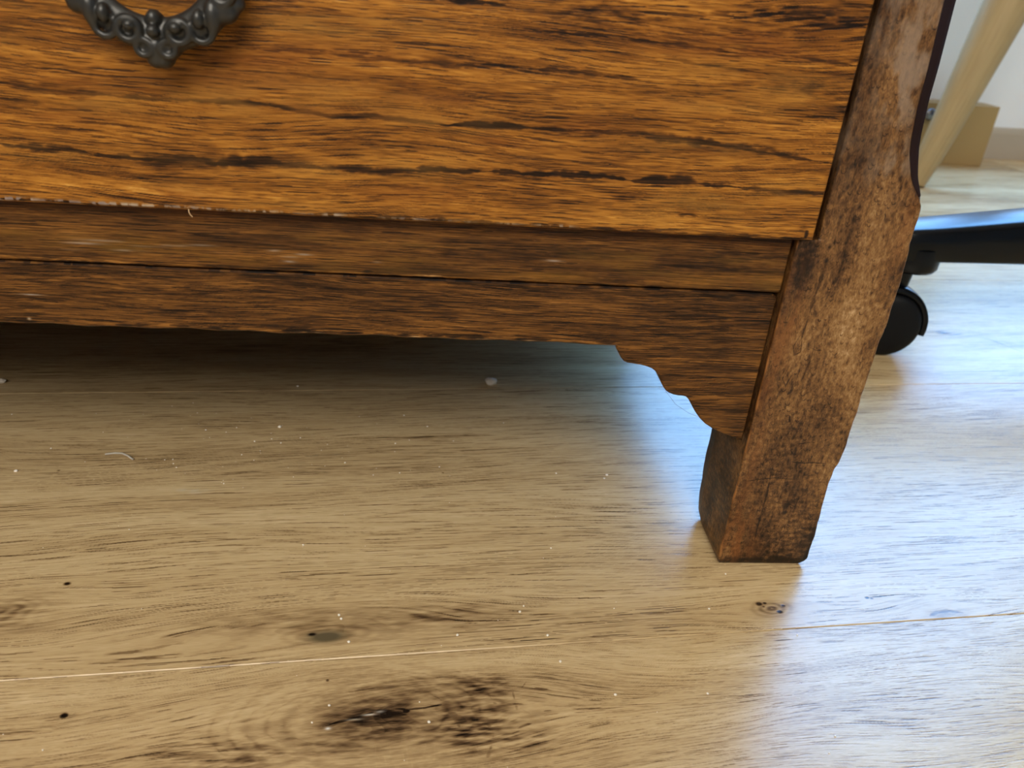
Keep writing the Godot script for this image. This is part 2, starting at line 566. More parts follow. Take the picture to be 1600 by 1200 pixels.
	var n1 := d.noise(3, 10, 70, 3)
	var n2 := d.noise(4, 40, 380, 3, 0.5)
	var n3 := d.noise(5, 110, 770, 2, 0.5)
	d.paint(n1, 0.32, n2, 0.40, n3, 0.24, 143, 0.58, [[0.0, rgb(24, 14, 8)], [0.22, rgb(60, 36, 17)], [0.42, rgb(108, 66, 24)], [0.6, rgb(152, 98, 36)], [0.78, rgb(184, 126, 50)], [1.0, rgb(218, 166, 84)]])
	for k in 46:   # paler and redder tracts in the varnish
		d.blot(V(-.3 + rng.randf() * .3, .163 + rng.randf() * .08), V(.012 + rng.randf() * .03, .002 + rng.randf() * .004), rgb(186, 136, 62) if k % 3 else rgb(110, 58, 22), 0.34, 0.5, Vector2(0.1, 0.5))
	# worn paint and filler along the arris
	for k in 56:
		var t := rng.randf()
		var x := -0.289 + t * t * 0.20
		d.blot(V(x, .1622 + rng.randf() * 0.0006), V(.0022 + rng.randf() * .005, .0006), rgb(176, 158, 140) if k % 3 else rgb(128, 112, 112), 0.8 - t * 0.3, 1.0, Vector2(0.9, 0.5))
	for k in 12:
		d.blot(V(-0.09 + rng.randf() * 0.08, .1620), V(.0015 + rng.randf() * .003, .00028), rgb(196, 140, 74), 0.7, 0.7)
	d.tile(90)
	M.drawer = d.material(0.40, 0.018, 0.34)
	R.drawer = d.rect()

func wood_rails() -> void:
	var tones := [[0.0, rgb(22, 13, 7)], [0.25, rgb(54, 33, 16)], [0.45, rgb(92, 59, 26)], [0.62, rgb(124, 82, 36)], [0.8, rgb(160, 110, 52)], [1.0, rgb(200, 152, 92)]]
	var r := Wood.new(2048, 200, V(-0.31, 0.167), V(0.0005, 0.1375), 21)
	r.pores(1900, 15, 80, 40, 150)
	r.pores(420, 30, 140, 110, 220, false, 2)
	r.streak([V(-.31, .1384), V(-.2, .1385), V(-.1, .1383), V(-.03, .1381)], 0.0007, -34, 0.8)
	r.streak([V(-.30, .1392), V(-.27, .1394), V(-.25, .1388)], 0.0006, -40, 0.9)
	r.streak([V(-.11, .1402), V(-.08, .1412), V(-.05, .1404), V(-.03, .1405)], 0.0006, -30, 0.9)
	for k in 40:
		var x := -0.31 + rng.randf() * 0.3
		r.streak([V(x, .1379), V(x + .006, .1379)], 0.0006, 90, 0.9)
	r.streak([V(-.165, .1395), V(-.162, .1395)], 0.0007, 90, 0.5)
	r.patch(V(-.02, .15), V(.03, .008), 22, 0.9)
	r.patch(V(-.13, .149), V(.03, .006), 16, 0.9)
	r.patch(V(-.24, .145), V(.05, .004), -12, 0.9)
	r.patch(V(-.15, .164), V(.4, .004), 26, 0.6)  # darkens the rail top, part of the drawer's painted shadow
	r.paint(r.noise(31, 12, 14, 3), 0.34, r.noise(32, 34, 90, 3, 0.5), 0.40, r.noise(33, 160, 200, 3, 0.5), 0.18, 120, 0.48, tones)
	for k in 60:   # the drawer's shadow on the rail, painted in red-brown
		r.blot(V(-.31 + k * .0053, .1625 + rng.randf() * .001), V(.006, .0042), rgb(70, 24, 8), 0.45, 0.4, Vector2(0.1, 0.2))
	for k in 26:   # yellow and olive tracts
		r.blot(V(-.3 + rng.randf() * .3, .140 + rng.randf() * .012), V(.006 + rng.randf() * .02, .0015 + rng.randf() * .002), rgb(132, 92, 34) if k % 2 else rgb(96, 72, 30), 0.4, 0.5, Vector2(0.1, 0.4))
	for q in [[V(-.192, .1422), .0028, .7], [V(-.187, .1452), .0035, .6], [V(-.198, .1462), .003, .55], [V(-.259, .1470), .010, .45], [V(-.224, .1470), .006, .4], [V(-.16, .1435), .002, .3], [V(-.215, .1445), .004, .3], [V(-.105, .142), .0016, .5], [V(-.266, .1457), .008, .6], [V(-.25, .1436), .006, .6], [V(-.234, .1464), .006, .5], [V(-.243, .1456), .006, .45], [V(-.2725, .1430), .006, .4], [V(-.192, .144), .004, .35], [V(-.093, .1472), .0035, .7], [V(-.197, .1488), .006, .25], [V(-.17, .146), .006, .2]]:
		r.blot(q[0], V(q[1], .00045), rgb(176, 170, 172), q[2], 0.8, Vector2(0.1, 0.3))
	r.blot(V(-.140, .1389), V(.0055, .0005), rgb(220, 170, 110), 0.8, 0.7)
	r.tile(110)
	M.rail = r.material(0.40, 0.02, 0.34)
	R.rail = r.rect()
	var a := Wood.new(2048, 480, V(-0.312, 0.1385), V(0.001, 0.0655), 23)
	a.pores(4600, 15, 90, 50, 160)
	a.pores(1500, 30, 160, 110, 230, false, 2)
	a.bend([], 0.003, 8)
	a.streak([V(-.31, .1138), V(-.2, .1133), V(-.1, .1132), V(-.065, .1128)], 0.0010, -22, 0.8)
	for k in 26:
		var x := -0.31 + rng.randf() * 0.24
		a.streak([V(x, .1128 + rng.randf() * .0012), V(x + .007, .1127 + rng.randf() * .0012)], 0.0007, 75, 0.9)
	for k in 130:
		var x := -0.31 + rng.randf() * 0.28
		var y := .113 + rng.randf() * .023
		a.streak([V(x, y), V(x + .006 + rng.randf() * .016, y - .0003)], 0.0003, -32 if k % 2 else 62, 0.7)
	a.patch(V(-.035, .1245), V(.03, .010), 22, 0.9)
	a.patch(V(-.02, .108), V(.012, .006), 18, 0.9)
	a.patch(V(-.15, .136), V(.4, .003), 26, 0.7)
	a.patch(V(-.006, .08), V(.005, .014), 24, 0.7)
	a.streak([V(-.05, .1115), V(-.03, .1113), V(-.005, .1108)], 0.0004, 70, 0.6)
	a.streak([V(-.045, .0995), V(-.025, .0992), V(-.004, .0985)], 0.0004, 70, 0.6)
	a.streak([V(-.038, .1055), V(-.02, .1053), V(-.003, .105)], 0.0003, 60, 0.6)
	a.streak([V(-.03, .0905), V(-.015, .0903), V(-.004, .0898)], 0.0004, 70, 0.6)
	a.paint(a.noise(41, 12, 40, 3), 0.30, a.noise(42, 36, 240, 3, 0.5), 0.46, a.noise(43, 160, 480, 3, 0.5), 0.18, 124, 0.50, tones)
	a.blot(V(-.2893, .1242), V(.005, .0003), rgb(190, 186, 184), 0.8, 0.6, Vector2(0.1, 0.3))
	a.blot(V(-.2915, .1143), V(.0008, .0006), rgb(230, 215, 190), 1.0, 0.2)
	for x in [-.1895, -.1865, -.121, -.1155, -.099, -.184, -.145]:
		a.blot(V(x, .1126), V(.003, .0004), rgb(206, 168, 120), 0.9, 0.6)
	a.tile(110)
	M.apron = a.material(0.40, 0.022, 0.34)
	R.apron = a.rect()
	# case parts that are barely seen
	var s := Wood.new(512, 512, V(0, 0.3), V(0.3, 0), 25)
	s.pores(1500, 10, 60, 40, 150)
	s.paint(s.noise(51, 6, 30, 3), 0.35, s.noise(52, 20, 120, 3), 0.35, s.noise(53, 60, 120, 2), 0.2, 74, 0.4, tones)
	M.case = s.material(0.5, 0.0)
	R.case = s.rect()

func wood_leg() -> void:
	# u runs round the leg: inner side 0 .. 42 mm, face 42 .. 87 mm, outer side 87 .. 131 mm; coordinates here start at the face
	var l := Wood.new(1024, 1600, V(-0.042, 0.25), V(0.089, 0.0), 61)
	l.pores(9000, 4, 22, 30, 120, true, 2)
	l.pores(900, 20, 60, 40, 110, true, 2)
	for k in 900:   # pits and little bruises all over the old face
		var p := V(rng.randf() * 0.046, rng.randf() * 0.25)
		l.stamp(l.px(p), 2.0 + rng.randf() * 4.0, 3.0 + rng.randf() * 7.0, (25.0 + rng.randf() * 45.0) * (1 if k % 3 else -1), true)
	for q in [[.0133, .1529, .0011, 95], [.0202, .1553, .0011, 60], [.0201, .1693, .0010, 60], [.0327, .1699, .0011, 55], [.0344, .1725, .0009, 45], [.0415, .1735, .0012, 60], [.015, .1309, .0010, 70], [.0109, .115, .0010, 80], [.0118, .1223, .0013, 55], [.0136, .0987, .0010, 80], [.0182, .085, .0010, 60], [.024, .118, .0010, 40], [.006, .108, .0012, 50], [.038, .158, .0009, 40], [.0085, .172, .0006, 70], [.021, .079, .002, 40], [.036, .098, .0016, 35]]:
		l.stamp(l.px(V(q[0], q[1])), q[2] * 7800, q[2] * 6400 * 1.3, q[3], true)
	l.streak([V(.0133, .1529), V(.0133, .144), V(.0125, .138), V(.0122, .13), V(.012, .122), V(.0105, .112)], 0.0007, 62, 0.9)
	l.streak([V(.0202, .155), V(.0195, .145), V(.017, .135)], 0.0006, 40, 0.9)
	l.streak([V(.0195, .157), V(.0205, .1548), V(.022, .156)], 0.0004, 70, 0.7)
	l.streak([V(.0315, .1725), V(.0322, .1698), V(.0345, .1702)], 0.0003, 60, 0.5)
	l.streak([V(.019, .172), V(.0198, .1692), V(.0222, .1703)], 0.0003, 65, 0.5)
	l.streak([V(.0108, .121), V(.0092, .116), V(.0105, .112), V(.0128, .1135), V(.0122, .119)], 0.0003, 70, 0.6)
	l.streak([V(.0098, .108), V(.0082, .101), V(.0103, .0975), V(.0118, .103)], 0.0003, 65, 0.6)
	l.streak([V(.0128, .1), V(.0136, .0965), V(.0125, .0935)], 0.0006, 75, 0.6)
	l.streak([V(.0125, .088), V(.0138, .083), V(.0155, .0835), V(.0165, .080)], 0.0004, 70, 0.7)
	l.streak([V(.0150, .1165), V(.019, .1148), V(.0215, .1146)], 0.0004, 65, 0.7)
	l.streak([V(.0182, .117), V(.0178, .108), V(.0165, .1)], 0.0004, 50, 0.8)
	l.streak([V(.0035, .0486), V(.009, .0497), V(.0163, .0508), V(.0256, .0502)], 0.0003, 85, 0.4)
	l.streak([V(.0218, .0597), V(.028, .0590), V(.033, .0594), V(.0383, .0590)], 0.0003, 90, 0.4)
	l.streak([V(.0245, .060), V(.0252, .0565), V(.0262, .0545)], 0.0003, 55, 0.5)
	l.streak([V(.0142, .0541), V(.015, .043), V(.0150, .035), V(.0148, .0224), V(.0152, .014)], 0.0004, 75, 0.8)
	l.streak([V(.023, .069), V(.029, .0702), V(.031, .0698)], 0.0003, 55, 0.5)
	l.streak([V(.021, .037), V(.027, .0365), V(.031, .0345)], 0.0003, 45, 0.6)
	l.streak([V(.0005, .002), V(.015, .0035), V(.03, .0035), V(.045, .002)], 0.0028, 95, 0.7, true)
	l.streak([V(.042, .002), V(.0435, .012), V(.044, .03)], 0.0018, 60, 0.8, true)
	for k in 420:   # crescent shaped dents
		var c := V(.001 + rng.randf() * .043, .004 + rng.randf() * .24)
		var s := .0004 + rng.randf() * .0008
		l.streak([c + V(-s, s * .5), c + V(-s * .5, -s * .6), c + V(s * .4, -s * .7), c + V(s, s * .3)], 0.00022, 40 + rng.randf() * 50, 0.4)
		l.stamp(l.px(c + V(0, s * .9)), s * 5200, s * 4200, -26.0, true)
	l.patch(V(.025, .02), V(.05, .05), 26, 0.6)
	l.patch(V(.03, .012), V(.012, .010), 24, 0.9)
	l.patch(V(.034, .035), V(.010, .022), 18, 0.9)
	l.patch(V(.022, .075), V(.012, .020), 16, 0.9)
	l.patch(V(.034, .085), V(.008, .008), 22, 0.9)
	l.patch(V(.03, .066), V(.006, .020), -22, 0.8)
	l.patch(V(.032, .13), V(.012, .025), -20, 0.8)
	l.patch(V(.024, .23), V(.02, .03), -12, 0.8)
	l.patch(V(.0035, .149), V(.0042, .011), 62, 0.3)
	l.patch(V(-.02, .04), V(.025, .06), 38, 0.6)
	for k in 5:
		l.patch(V(-.02, .165 + k * .02), V(.03, .016), 80, 0.2)  # paints the shade of the drawer gap onto the inner side
	l.streak([V(-.002, .0), V(-.0005, .05), V(-.0005, .16)], 0.0012, 50, 0.7, true)
	l.streak([V(.0078, .160), V(.0082, .2), V(.0082, .25)], 0.0014, 70, 0.8, true)  # dark edge line, painted to deepen the same gap
	l.patch(V(.006, .153), V(.004, .008), 40, 0.3)
	l.streak([V(.0465, .1800), V(.0415, .19), V(.0400, .205), V(.0392, .25)], 0.0062, 120, 0.2)
	l.streak([V(.0465, .1800), V(.0425, .19), V(.0415, .205), V(.0405, .25)], 0.0050, 130, 0.2)
	l.paint(l.noise(62, 18, 16, 3), 0.36, l.noise(63, 150, 130, 4, 0.5), 0.36, l.noise(64, 420, 420, 3, 0.5), 0.30, 144, 0.30, [[0.0, rgb(20, 12, 8)], [0.25, rgb(54, 35, 20)], [0.45, rgb(94, 64, 36)], [0.62, rgb(128, 92, 54)], [0.8, rgb(158, 122, 80)], [1.0, rgb(200, 166, 124)]])
	for q in [[.004, .125, .005, .02, .5], [.003, .145, .004, .012, .4], [.002, .10, .003, .02, .45], [.004, .06, .004, .03, .35], [.006, .02, .008, .02, .55], [.010, .010, .010, .010, .45], [.042, .168, .004, .02, .3]]:
		l.blot(V(q[0], q[1]), V(q[2], q[3]), rgb(124, 74, 36), q[4], 0.6, Vector2(0.4, 0.1))
	for k in 60:   # pale grey blots higher up
		l.blot(V(rng.randf() * .036, .185 + rng.randf() * .07), V(.005 + rng.randf() * .004, .006 + rng.randf() * .008), rgb(150, 132, 118), 0.17, 0.8, Vector2(0.3, 0.15))
	for k in 26:   # rubbed arrises
		var y := rng.randf() * 0.16
		l.blot(V(-.0002 + rng.randf() * .0006, y), V(.0004, .002 + rng.randf() * .005), rgb(168, 112, 62), 0.75, 0.6, Vector2(0.3, 0.1))
	M.leg = l.material(0.42, 0.036, 0.4)
	R.leg = l.rect()

func wood_floor() -> void:
	var tones := [[0.0, rgb(24, 17, 11)], [0.2, rgb(98, 76, 52)], [0.4, rgb(158, 132, 95)], [0.6, rgb(196, 170, 127)], [0.8, rgb(214, 191, 149)], [1.0, rgb(234, 216, 180)]]
	# the board under the chest
	var b := Wood.new(2048, 1024, V(-0.43, JOINT - BOARD), V(0.37, JOINT), 71)
	b.pores(8000, 14, 60, 60, 190)
	b.pores(2200, 24, 80, 110, 230, false, 2)
	b.calm(V(-.175, .0275), V(.05, .011), 0.15)
	b.calm(V(.0137, .0299), V(.02, .008), 0.1)
	b.calm(V(.0955, .040), V(.02, .006), 0.1)
	b.calm(V(-.307, .0065), V(.03, .014), 0.2)
	b.bend([[.0137, .0299, .03, .010, 0.9], [-.181, .0275, .06, .016, 0.9], [.0639, .0277, .02, .008, 0.6], [.0955, .040, .03, .011, 0.9], [-.307, .0065, .03, .014, 0.9], [-.245, .03, .05, .014, 0.5], [-.13, .02, .05, .012, 0.3]], 0.010, 9)
	b.patch(V(-.165, .0235), V(.05, .0085), 34, 0.7)
	b.patch(V(-.205, .020), V(.03, .007), 26, 0.7)
	b.patch(V(-.13, .022), V(.022, .006), 30, 0.8)
	b.rings(V(-.181, .0298), V(.030, .0085), 26, 4.0)
	b.patch(V(.0137, .0299), V(.013, .006), 34, 0.6)
	b.rings(V(.0137, .0299), V(.012, .0065), 46, 3.0)
	for q in [[.0092, .0270, .0026, 150], [.0120, .0268, .0016, 150], [.0200, .0290, .0016, 140], [.0166, .0325, .0022, 150], [.0105, .0288, .0010, 120], [.013, .030, .0009, 110], [.0625, .0272, .0014, 140], [.0645, .0278, .0010, 130], [-.2912, -.0085, .0020, 160], [-.3232, -.0953, .0010, 110], [-.1254, -.0835, .0009, 100]]:
		b.stamp(b.px(V(q[0], q[1])), q[2] * 2560 * 0.8, q[2] * 4600 * 0.55, q[3])
	b.patch(V(.0639, .028), V(.008, .003), 22, 0.6)
	b.patch(V(.0955, .0395), V(.010, .0035), 60, 0.6)
	b.streak([V(.086, .0405), V(.0905, .0385), V(.0965, .0378), V(.103, .040)], 0.0012, 90, 0.6)
	b.patch(V(.082, .033), V(.03, .006), 16, 0.8)
	b.patch(V(-.307, .0065), V(.018, .011), 44, 0.9)
	b.rings(V(-.312, .0065), V(.022, .013), 34, 4.0)
	b.patch(V(-.26, .033), V(.03, .006), 14, 0.9)
	b.streak([V(-.1606, -.1208), V(-.148, -.1205), V(-.13, -.1208), V(-.112, -.1212), V(-.1027, -.1212)], 0.0011, 88, 0.5)
	b.streak([V(-.18, -.1215), V(-.15, -.1205), V(-.12, -.1205), V(-.095, -.1215)], 0.0020, 34, 0.5, true)
	b.streak([V(-.43, -.074), V(-.3434, -.0758), V(-.26, -.079), V(-.1906, -.0811), V(-.1, -.083), V(-.0282, -.0836)], 0.0007, -30, 0.6)
	b.streak([V(-.35, -.0875), V(-.29, -.089), V(-.25, -.090)], 0.0005, -20, 0.6)
	b.patch(V(-.2, -.1), V(.2, .012), 10, 0.8)
	b.patch(V(-.1, -.05), V(.2, .012), -10, 0.8)
	b.patch(V(.2, -.06), V(.15, .02), -12, 0.8)
	for k in 40:
		var x := -0.40 + rng.randf() * 0.7
		var y := -.06 + rng.randf() * .09
		b.streak([V(x, y), V(x + .02, y - .0004), V(x + .04, y + .0002)], 0.0004, 26 + rng.randf() * 34, 0.8)
	var n3 := b.noise(75, 300, 900, 3, 0.5)
	b.paint(b.noise(73, 10, 30, 3), 0.18, b.noise(74, 40, 420, 4, 0.5), 0.30, n3, 0.18, 166, 0.46, tones)
	# filled hole, glossy smear
	b.blot(V(-.181, .0308), V(.0070, .0029), rgb(98, 88, 66), 1.6, 0.0)
	b.blot(V(-.1868, .0290), V(.0016, .0008), rgb(28, 22, 16), 1.5, 0.0)
	b.blot(V(-.2504, -.0734), V(.0042, .0022), rgb(206, 200, 184), 0.8, 0.7)
	b.blot(V(-.2585, -.0745), V(.003, .0014), rgb(200, 192, 172), 0.5, 0.7)
	M.board_middle = b.material(0.27, 0.014, 0.5)
	R.board_middle = b.rect()
	# the board nearest the camera, with the large knot
	var a := Wood.new(2048, 640, V(-0.335, JOINT), V(0.165, JOINT + 0.094), 81)
	a.pores(6000, 14, 50, 50, 170)
	a.pores(1800, 24, 80, 100, 220, false, 2)
	a.calm(V(-.160, .0712), V(.062, .024), 0.12)
	a.bend([[-.166, .0712, .075, .022, 0.8], [-.118, .077, .05, .022, 0.7], [-.08, .052, .05, .02, -0.4], [.06, .09, .08, .02, 0.4], [-.27, .0604, .012, .004, 0.5]], 0.008, 12)
	for q in [[.056, .0235, 150, 330, 26], [.050, .0205, 130, 350, 30], [.044, .0178, 120, 400, 30], [.037, .0150, 100, 420, 26], [.031, .0128, 90, 450, 34]]:
		var arc := []
		for k in 19:
			var t := deg_to_rad(lerpf(q[2], q[3], k / 18.0))
			arc.append(V(-.163 + q[0] * cos(t) * (1.0 if cos(t) < 0 else 0.92), .0712 + q[1] * sin(t)))
		a.streak(arc, 0.0016, q[4] * 0.9, 0.9, true)
	a.patch(V(-.163, .0712), V(.050, .0200), 30, 0.5)
	a.patch(V(-.164, .0708), V(.022, .0105), 78, 0.15)
	a.patch(V(-.160, .0708), V(.012, .0050), 18, 0.4)
	a.rings(V(-.163, .0712), V(.056, .0225), 14, 4.0)
	a.patch(V(-.2, .088), V(.04, .010), 22, 0.8)
	a.patch(V(-.225, .083), V(.015, .014), 20, 0.8)
	a.patch(V(-.207, .084), V(.012, .009), 30, 0.9)
	a.patch(V(-.128, .083), V(.007, .006), 34, 1.0)
	a.patch(V(-.120, .062), V(.012, .006), 24, 1.0)
	a.patch(V(-.128, .080), V(.016, .012), 30, 1.0)
	a.patch(V(-.118, .070), V(.010, .012), 26, 1.0)
	a.patch(V(-.145, .0565), V(.04, .0045), 22, 0.8)
	a.patch(V(-.108, .086), V(.014, .008), 30, 1.0)
	a.patch(V(-.29, .052), V(.06, .006), -16, 0.8)
	a.patch(V(-.10, .0485), V(.05, .0035), -14, 0.8)
	a.streak([V(-.1797, .0736), V(-.1719, .0722), V(-.1628, .0697), V(-.1558, .0684)], 0.0009, 165, 0.6)
	a.streak([V(-.1628, .0705), V(-.155, .0708), V(-.150, .0699)], 0.0006, 140, 0.7)
	a.streak([V(-.1558, .0684), V(-.150, .0690), V(-.143, .0692), V(-.1368, .0679)], 0.0007, 150, 0.6)
	a.stamp(a.px(V(-.150, .0697)), 8, 10, 170)
	a.streak([V(-.1937, .0772), V(-.187, .0752), V(-.180, .0738)], 0.0006, 55, 0.8)
	a.patch(V(-.1935, .0775), V(.003, .0012), 60, 0.5)
	a.streak([V(-.137, .0685), V(-.1325, .074), V(-.131, .079), V(-.129, .085)], 0.0012, 80, 0.9)
	a.streak([V(-.136, .0785), V(-.128, .0792), V(-.121, .0783)], 0.0008, 85, 0.8)
	a.streak([V(-.1215, .076), V(-.119, .083), V(-.1225, .092)], 0.0011, 65, 0.9)
	a.streak([V(-.142, .0795), V(-.135, .0798)], 0.0006, 55, 0.8)
	a.streak([V(-.151, .060), V(-.142, .062), V(-.137, .066)], 0.0008, 60, 0.9)
	for k in 34:   # dark flecks of the burr to the right of the knot
		var p := V(-.142 + rng.randf() * .04, .056 + rng.randf() * .034)
		a.streak([p, p + V(rng.randf_range(-.004, .004), rng.randf_range(-.003, .004))], 0.0004, 34 + rng.randf() * 26, 0.9)
	for k in 34:   # pale ray flecks standing across the grain
		var t := rng.randf()
		var p := V(-.182 + t * .085, .0495 + rng.randf() * .007 + 0.004 * t)
		a.streak([p, p + V(.0012 - .004 * t * rng.randf(), -.0028 - rng.randf() * .002)], 0.0002, -10 - rng.randf() * 26, 0.5)
	for q in [[-.183, .059, .006], [-.172, .0575, .0055], [-.167, .0575, .006], [-.171, .0625, .004], [-.19, .0632, .004], [-.196, .0615, .004]]:
		a.streak([V(q[0], q[1]), V(q[0] + .0012, q[1] + q[2] * .6), V(q[0] + .003, q[1] + q[2])], 0.0002, -24, 0.5)
	for k in 26:
		var p := V(-.165 + rng.randf() * .04, .0825 + rng.randf() * .012)
		a.streak([p, p + V(rng.randf_range(-.001, .002), .004)], 0.00022, -26, 0.5)
	a.stamp(a.px(V(-.27, .0604)), 5.5, 8.5, 170)
	a.patch(V(-.27, .0604), V(.006, .002), 30, 0.4)
	a.stamp(a.px(V(-.1793, .053)), 3, 5, 130)
	for k in 60:   # cathedral lines that run out to the right of the knot
		var x := -.09 + rng.randf() * .25
		var y := .045 + rng.randf() * .075
		var s := clampf(-(x + .0) * 0.9, 0.0, 1.0) * .35 + .02
		a.streak([V(x, y), V(x + .012, y + .012 * s), V(x + .026, y + .02 * s)], 0.00035, 24 + rng.randf() * 26, 0.8)
	a.paint(a.noise(83, 9, 16, 3), 0.22, a.noise(84, 46, 260, 4, 0.5), 0.30, a.noise(85, 300, 560, 3, 0.5), 0.20, 168, 0.40, tones)
	a.blot(V(-.1690, .0717), V(.0032, .00045), rgb(216, 216, 206), 0.9, 0.3)  # white glints along the crack, painted into the colour
	a.blot(V(-.1635, .0701), V(.0030, .00045), rgb(226, 226, 220), 0.9, 0.3)
	a.blot(V(-.1595, .0691), V(.0020, .00060), rgb(226, 226, 220), 0.9, 0.3)
	a.blot(V(-.178, .0746), V(.0012, .0007), rgb(240, 240, 236), 1.0, 0.0)
	M.board_front = a.material(0.25, 0.016, 0.5)
	R.board_front = a.rect()
	# the board behind, half in the shade under the chest
	var e := Wood.new(2048, 640, V(-0.60, JOINT - 2 * BOARD), V(0.62, JOINT - BOARD), 88)
	e.pores(5200, 10, 50, 40, 150)
	e.pores(1200, 20, 70, 60, 170, false, 2)
	e.bend([[.3102, -.2703, .03, .012, 0.9], [.45, -.33, .12, .03, 0.6]], 0.012, 21)
	e.patch(V(.3102, -.2703), V(.007, .004), 70, 0.5)
	e.patch(V(.318, -.2685), V(.02, .006), 24, 0.7)
	e.streak([V(.3317, -.2665), V(.3471, -.2562), V(.3567, -.235), V(.37, -.21)], 0.0016, 50, 0.6, true)
	e.streak([V(.345, -.315), V(.3874, -.3116), V(.414, -.2987), V(.45, -.28)], 0.0014, 40, 0.6, true)
	e.patch(V(.36, -.27), V(.06, .012), 16, 0.8)
	e.patch(V(.33, -.30), V(.05, .010), -16, 0.8)
	e.paint(e.noise(181, 12, 24, 3), 0.28, e.noise(182, 60, 260, 4, 0.5), 0.32, e.noise(183, 300, 560, 3, 0.5), 0.18, 160, 0.42, tones)
	M.board_rear = e.material(0.27, 0.014, 0.5)
	R.board_rear = e.rect()
	# the other boards
	for k in 2:
		var o := Wood.new(1024, 384, V(0, 0), V(1.1, BOARD), 91 + k)
		o.pores(2600, 10, 50, 40, 130)
		o.bend([[0.31, 0.13, 0.05, 0.02, 0.9], [0.8, 0.05, 0.06, 0.02, 0.8], [0.62, 0.17, 0.2, 0.03, 0.5]], 0.016, 14 + k)
		o.patch(V(0.31, 0.13), V(0.018, 0.008), 60, 0.5)
		o.patch(V(0.8, 0.05), V(0.012, 0.006), 50, 0.5)
		o.paint(o.noise(93 + k, 9, 14, 3), 0.34, o.noise(95 + k, 30, 90, 3, 0.5), 0.34, o.noise(97 + k, 90, 90, 3, 0.5), 0.14, 158, 0.40, tones)
		M["board_%d" % k] = o.material(0.27, 0.014, 0.5)
		R["board_%d" % k] = o.rect()

# ------------------------------------------------------------------ the room
const U0 := -2.3
const U1 := 2.3
const W0 := -1.078
const W1 := 1.95
const HIGH := 2.5

func struct(called: String, b: Build, m: Material) -> MeshInstance3D:
	var o := put(called, b, m)
	o.rotation.y = ROOM_TURN
	o.set_meta("kind", "structure")
	return o

func wall_with_window(called: String, w_in: float, w_out: float, a: Vector2, c: Vector2) -> void:
	var b := Build.new()
	var lo := minf(w_in, w_out)
	var hi := maxf(w_in, w_out)
	box(b, Vector3(U0 - 0.12, 0, lo), Vector3(a.x, HIGH, hi), 0)
	box(b, Vector3(c.x, 0, lo), Vector3(U1 + 0.12, HIGH, hi), 0)
	box(b, Vector3(a.x, 0, lo), Vector3(c.x, a.y, hi), 0)
	box(b, Vector3(a.x, c.y, lo), Vector3(c.x, HIGH, hi), 0)
	struct(called, b, M.wall if w_out < w_in else M.wall_grey)

func window(called: String, w: float, a: Vector2, c: Vector2) -> void:
	var o := Node3D.new()
	o.name = called
	o.set_meta("kind", "structure")
	o.rotation.y = ROOM_TURN
	add_child(o)
	var f := Build.new()
	var t := 0.045
	box(f, Vector3(a.x, a.y, w - 0.03), Vector3(a.x + t, c.y, w + 0.03), 0.004)
	box(f, Vector3(c.x - t, a.y, w - 0.03), Vector3(c.x, c.y, w + 0.03), 0.004)
	box(f, Vector3(a.x + t, a.y, w - 0.03), Vector3(c.x - t, a.y + t, w + 0.03), 0.004)
	box(f, Vector3(a.x + t, c.y - t, w - 0.03), Vector3(c.x - t, c.y, w + 0.03), 0.004)
	put("window_frame", f, M.frame, o)
	var p := Build.new()
	box(p, Vector3(a.x + t - 0.004, a.y + t - 0.004, w - 0.003), Vector3(c.x - t + 0.004, c.y - t + 0.004, w + 0.003), 0)
	put("pane", p, M.glass, o)

const WIN_A := Vector2(0.34, 0.345)
const WIN_C := Vector2(1.9, 2.15)

func build_room() -> void:
	wall_with_window("wall_back", W0, W0 - 0.14, WIN_A, WIN_C)
	window("window_1", W0 - 0.08, WIN_A, WIN_C)
	wall_with_window("wall_front", W1, W1 + 0.14, V(-1.75, 1.22), V(0.25, 2.42))
	window("window_2", W1 + 0.08, V(-1.75, 1.22), V(0.25, 2.42))  # unseen window, put in to carry the front light
	# glowing cream sheet, added to shut out the sky and suit the front light
	var bl := Build.new()
	box(bl, Vector3(-1.74, 1.23, W1 + 0.030), Vector3(0.24, 2.41, W1 + 0.032), 0)
	put("added_glow_sheet", bl, M.glow_sheet, get_node("window_2"))
	var b := Build.new()
	box(b, Vector3(U0 - 0.12, 0, W0), Vector3(U0, HIGH, W1), 0)
	struct("wall_left", b, M.wall_grey)
	b = Build.new()
	box(b, Vector3(U1, 0, W0), Vector3(U1 + 0.12, HIGH, W1), 0)
	struct("wall_right", b, M.wall_grey)
	b = Build.new()
	box(b, Vector3(U0 - 0.12, HIGH, W0 - 0.14), Vector3(U1 + 0.12, HIGH + 0.12, W1 + 0.14), 0)
	struct("ceiling", b, M.ceiling)
	# baseboard: stepped section along the back wall
	b = Build.new()
	var sec := [V(0, 0), V(0.014, 0), V(0.014, 0.046), V(0.012, 0.051), V(0.008, 0.054), V(0, 0.055)]
	var rings := []
	for u in [U0, U1]:
		var ring := []
		for p in sec:
			ring.append(Vector3(u, p.y, W0 + p.x))
		rings.append(ring)
	loft(b, rings, [], -1)
	for i in b.g.size():
		b.g[i] = -1
	var bb := struct("baseboard_back", b, plain(rgb(176, 166, 150), 0.5))
	bb.position = Vector3.ZERO

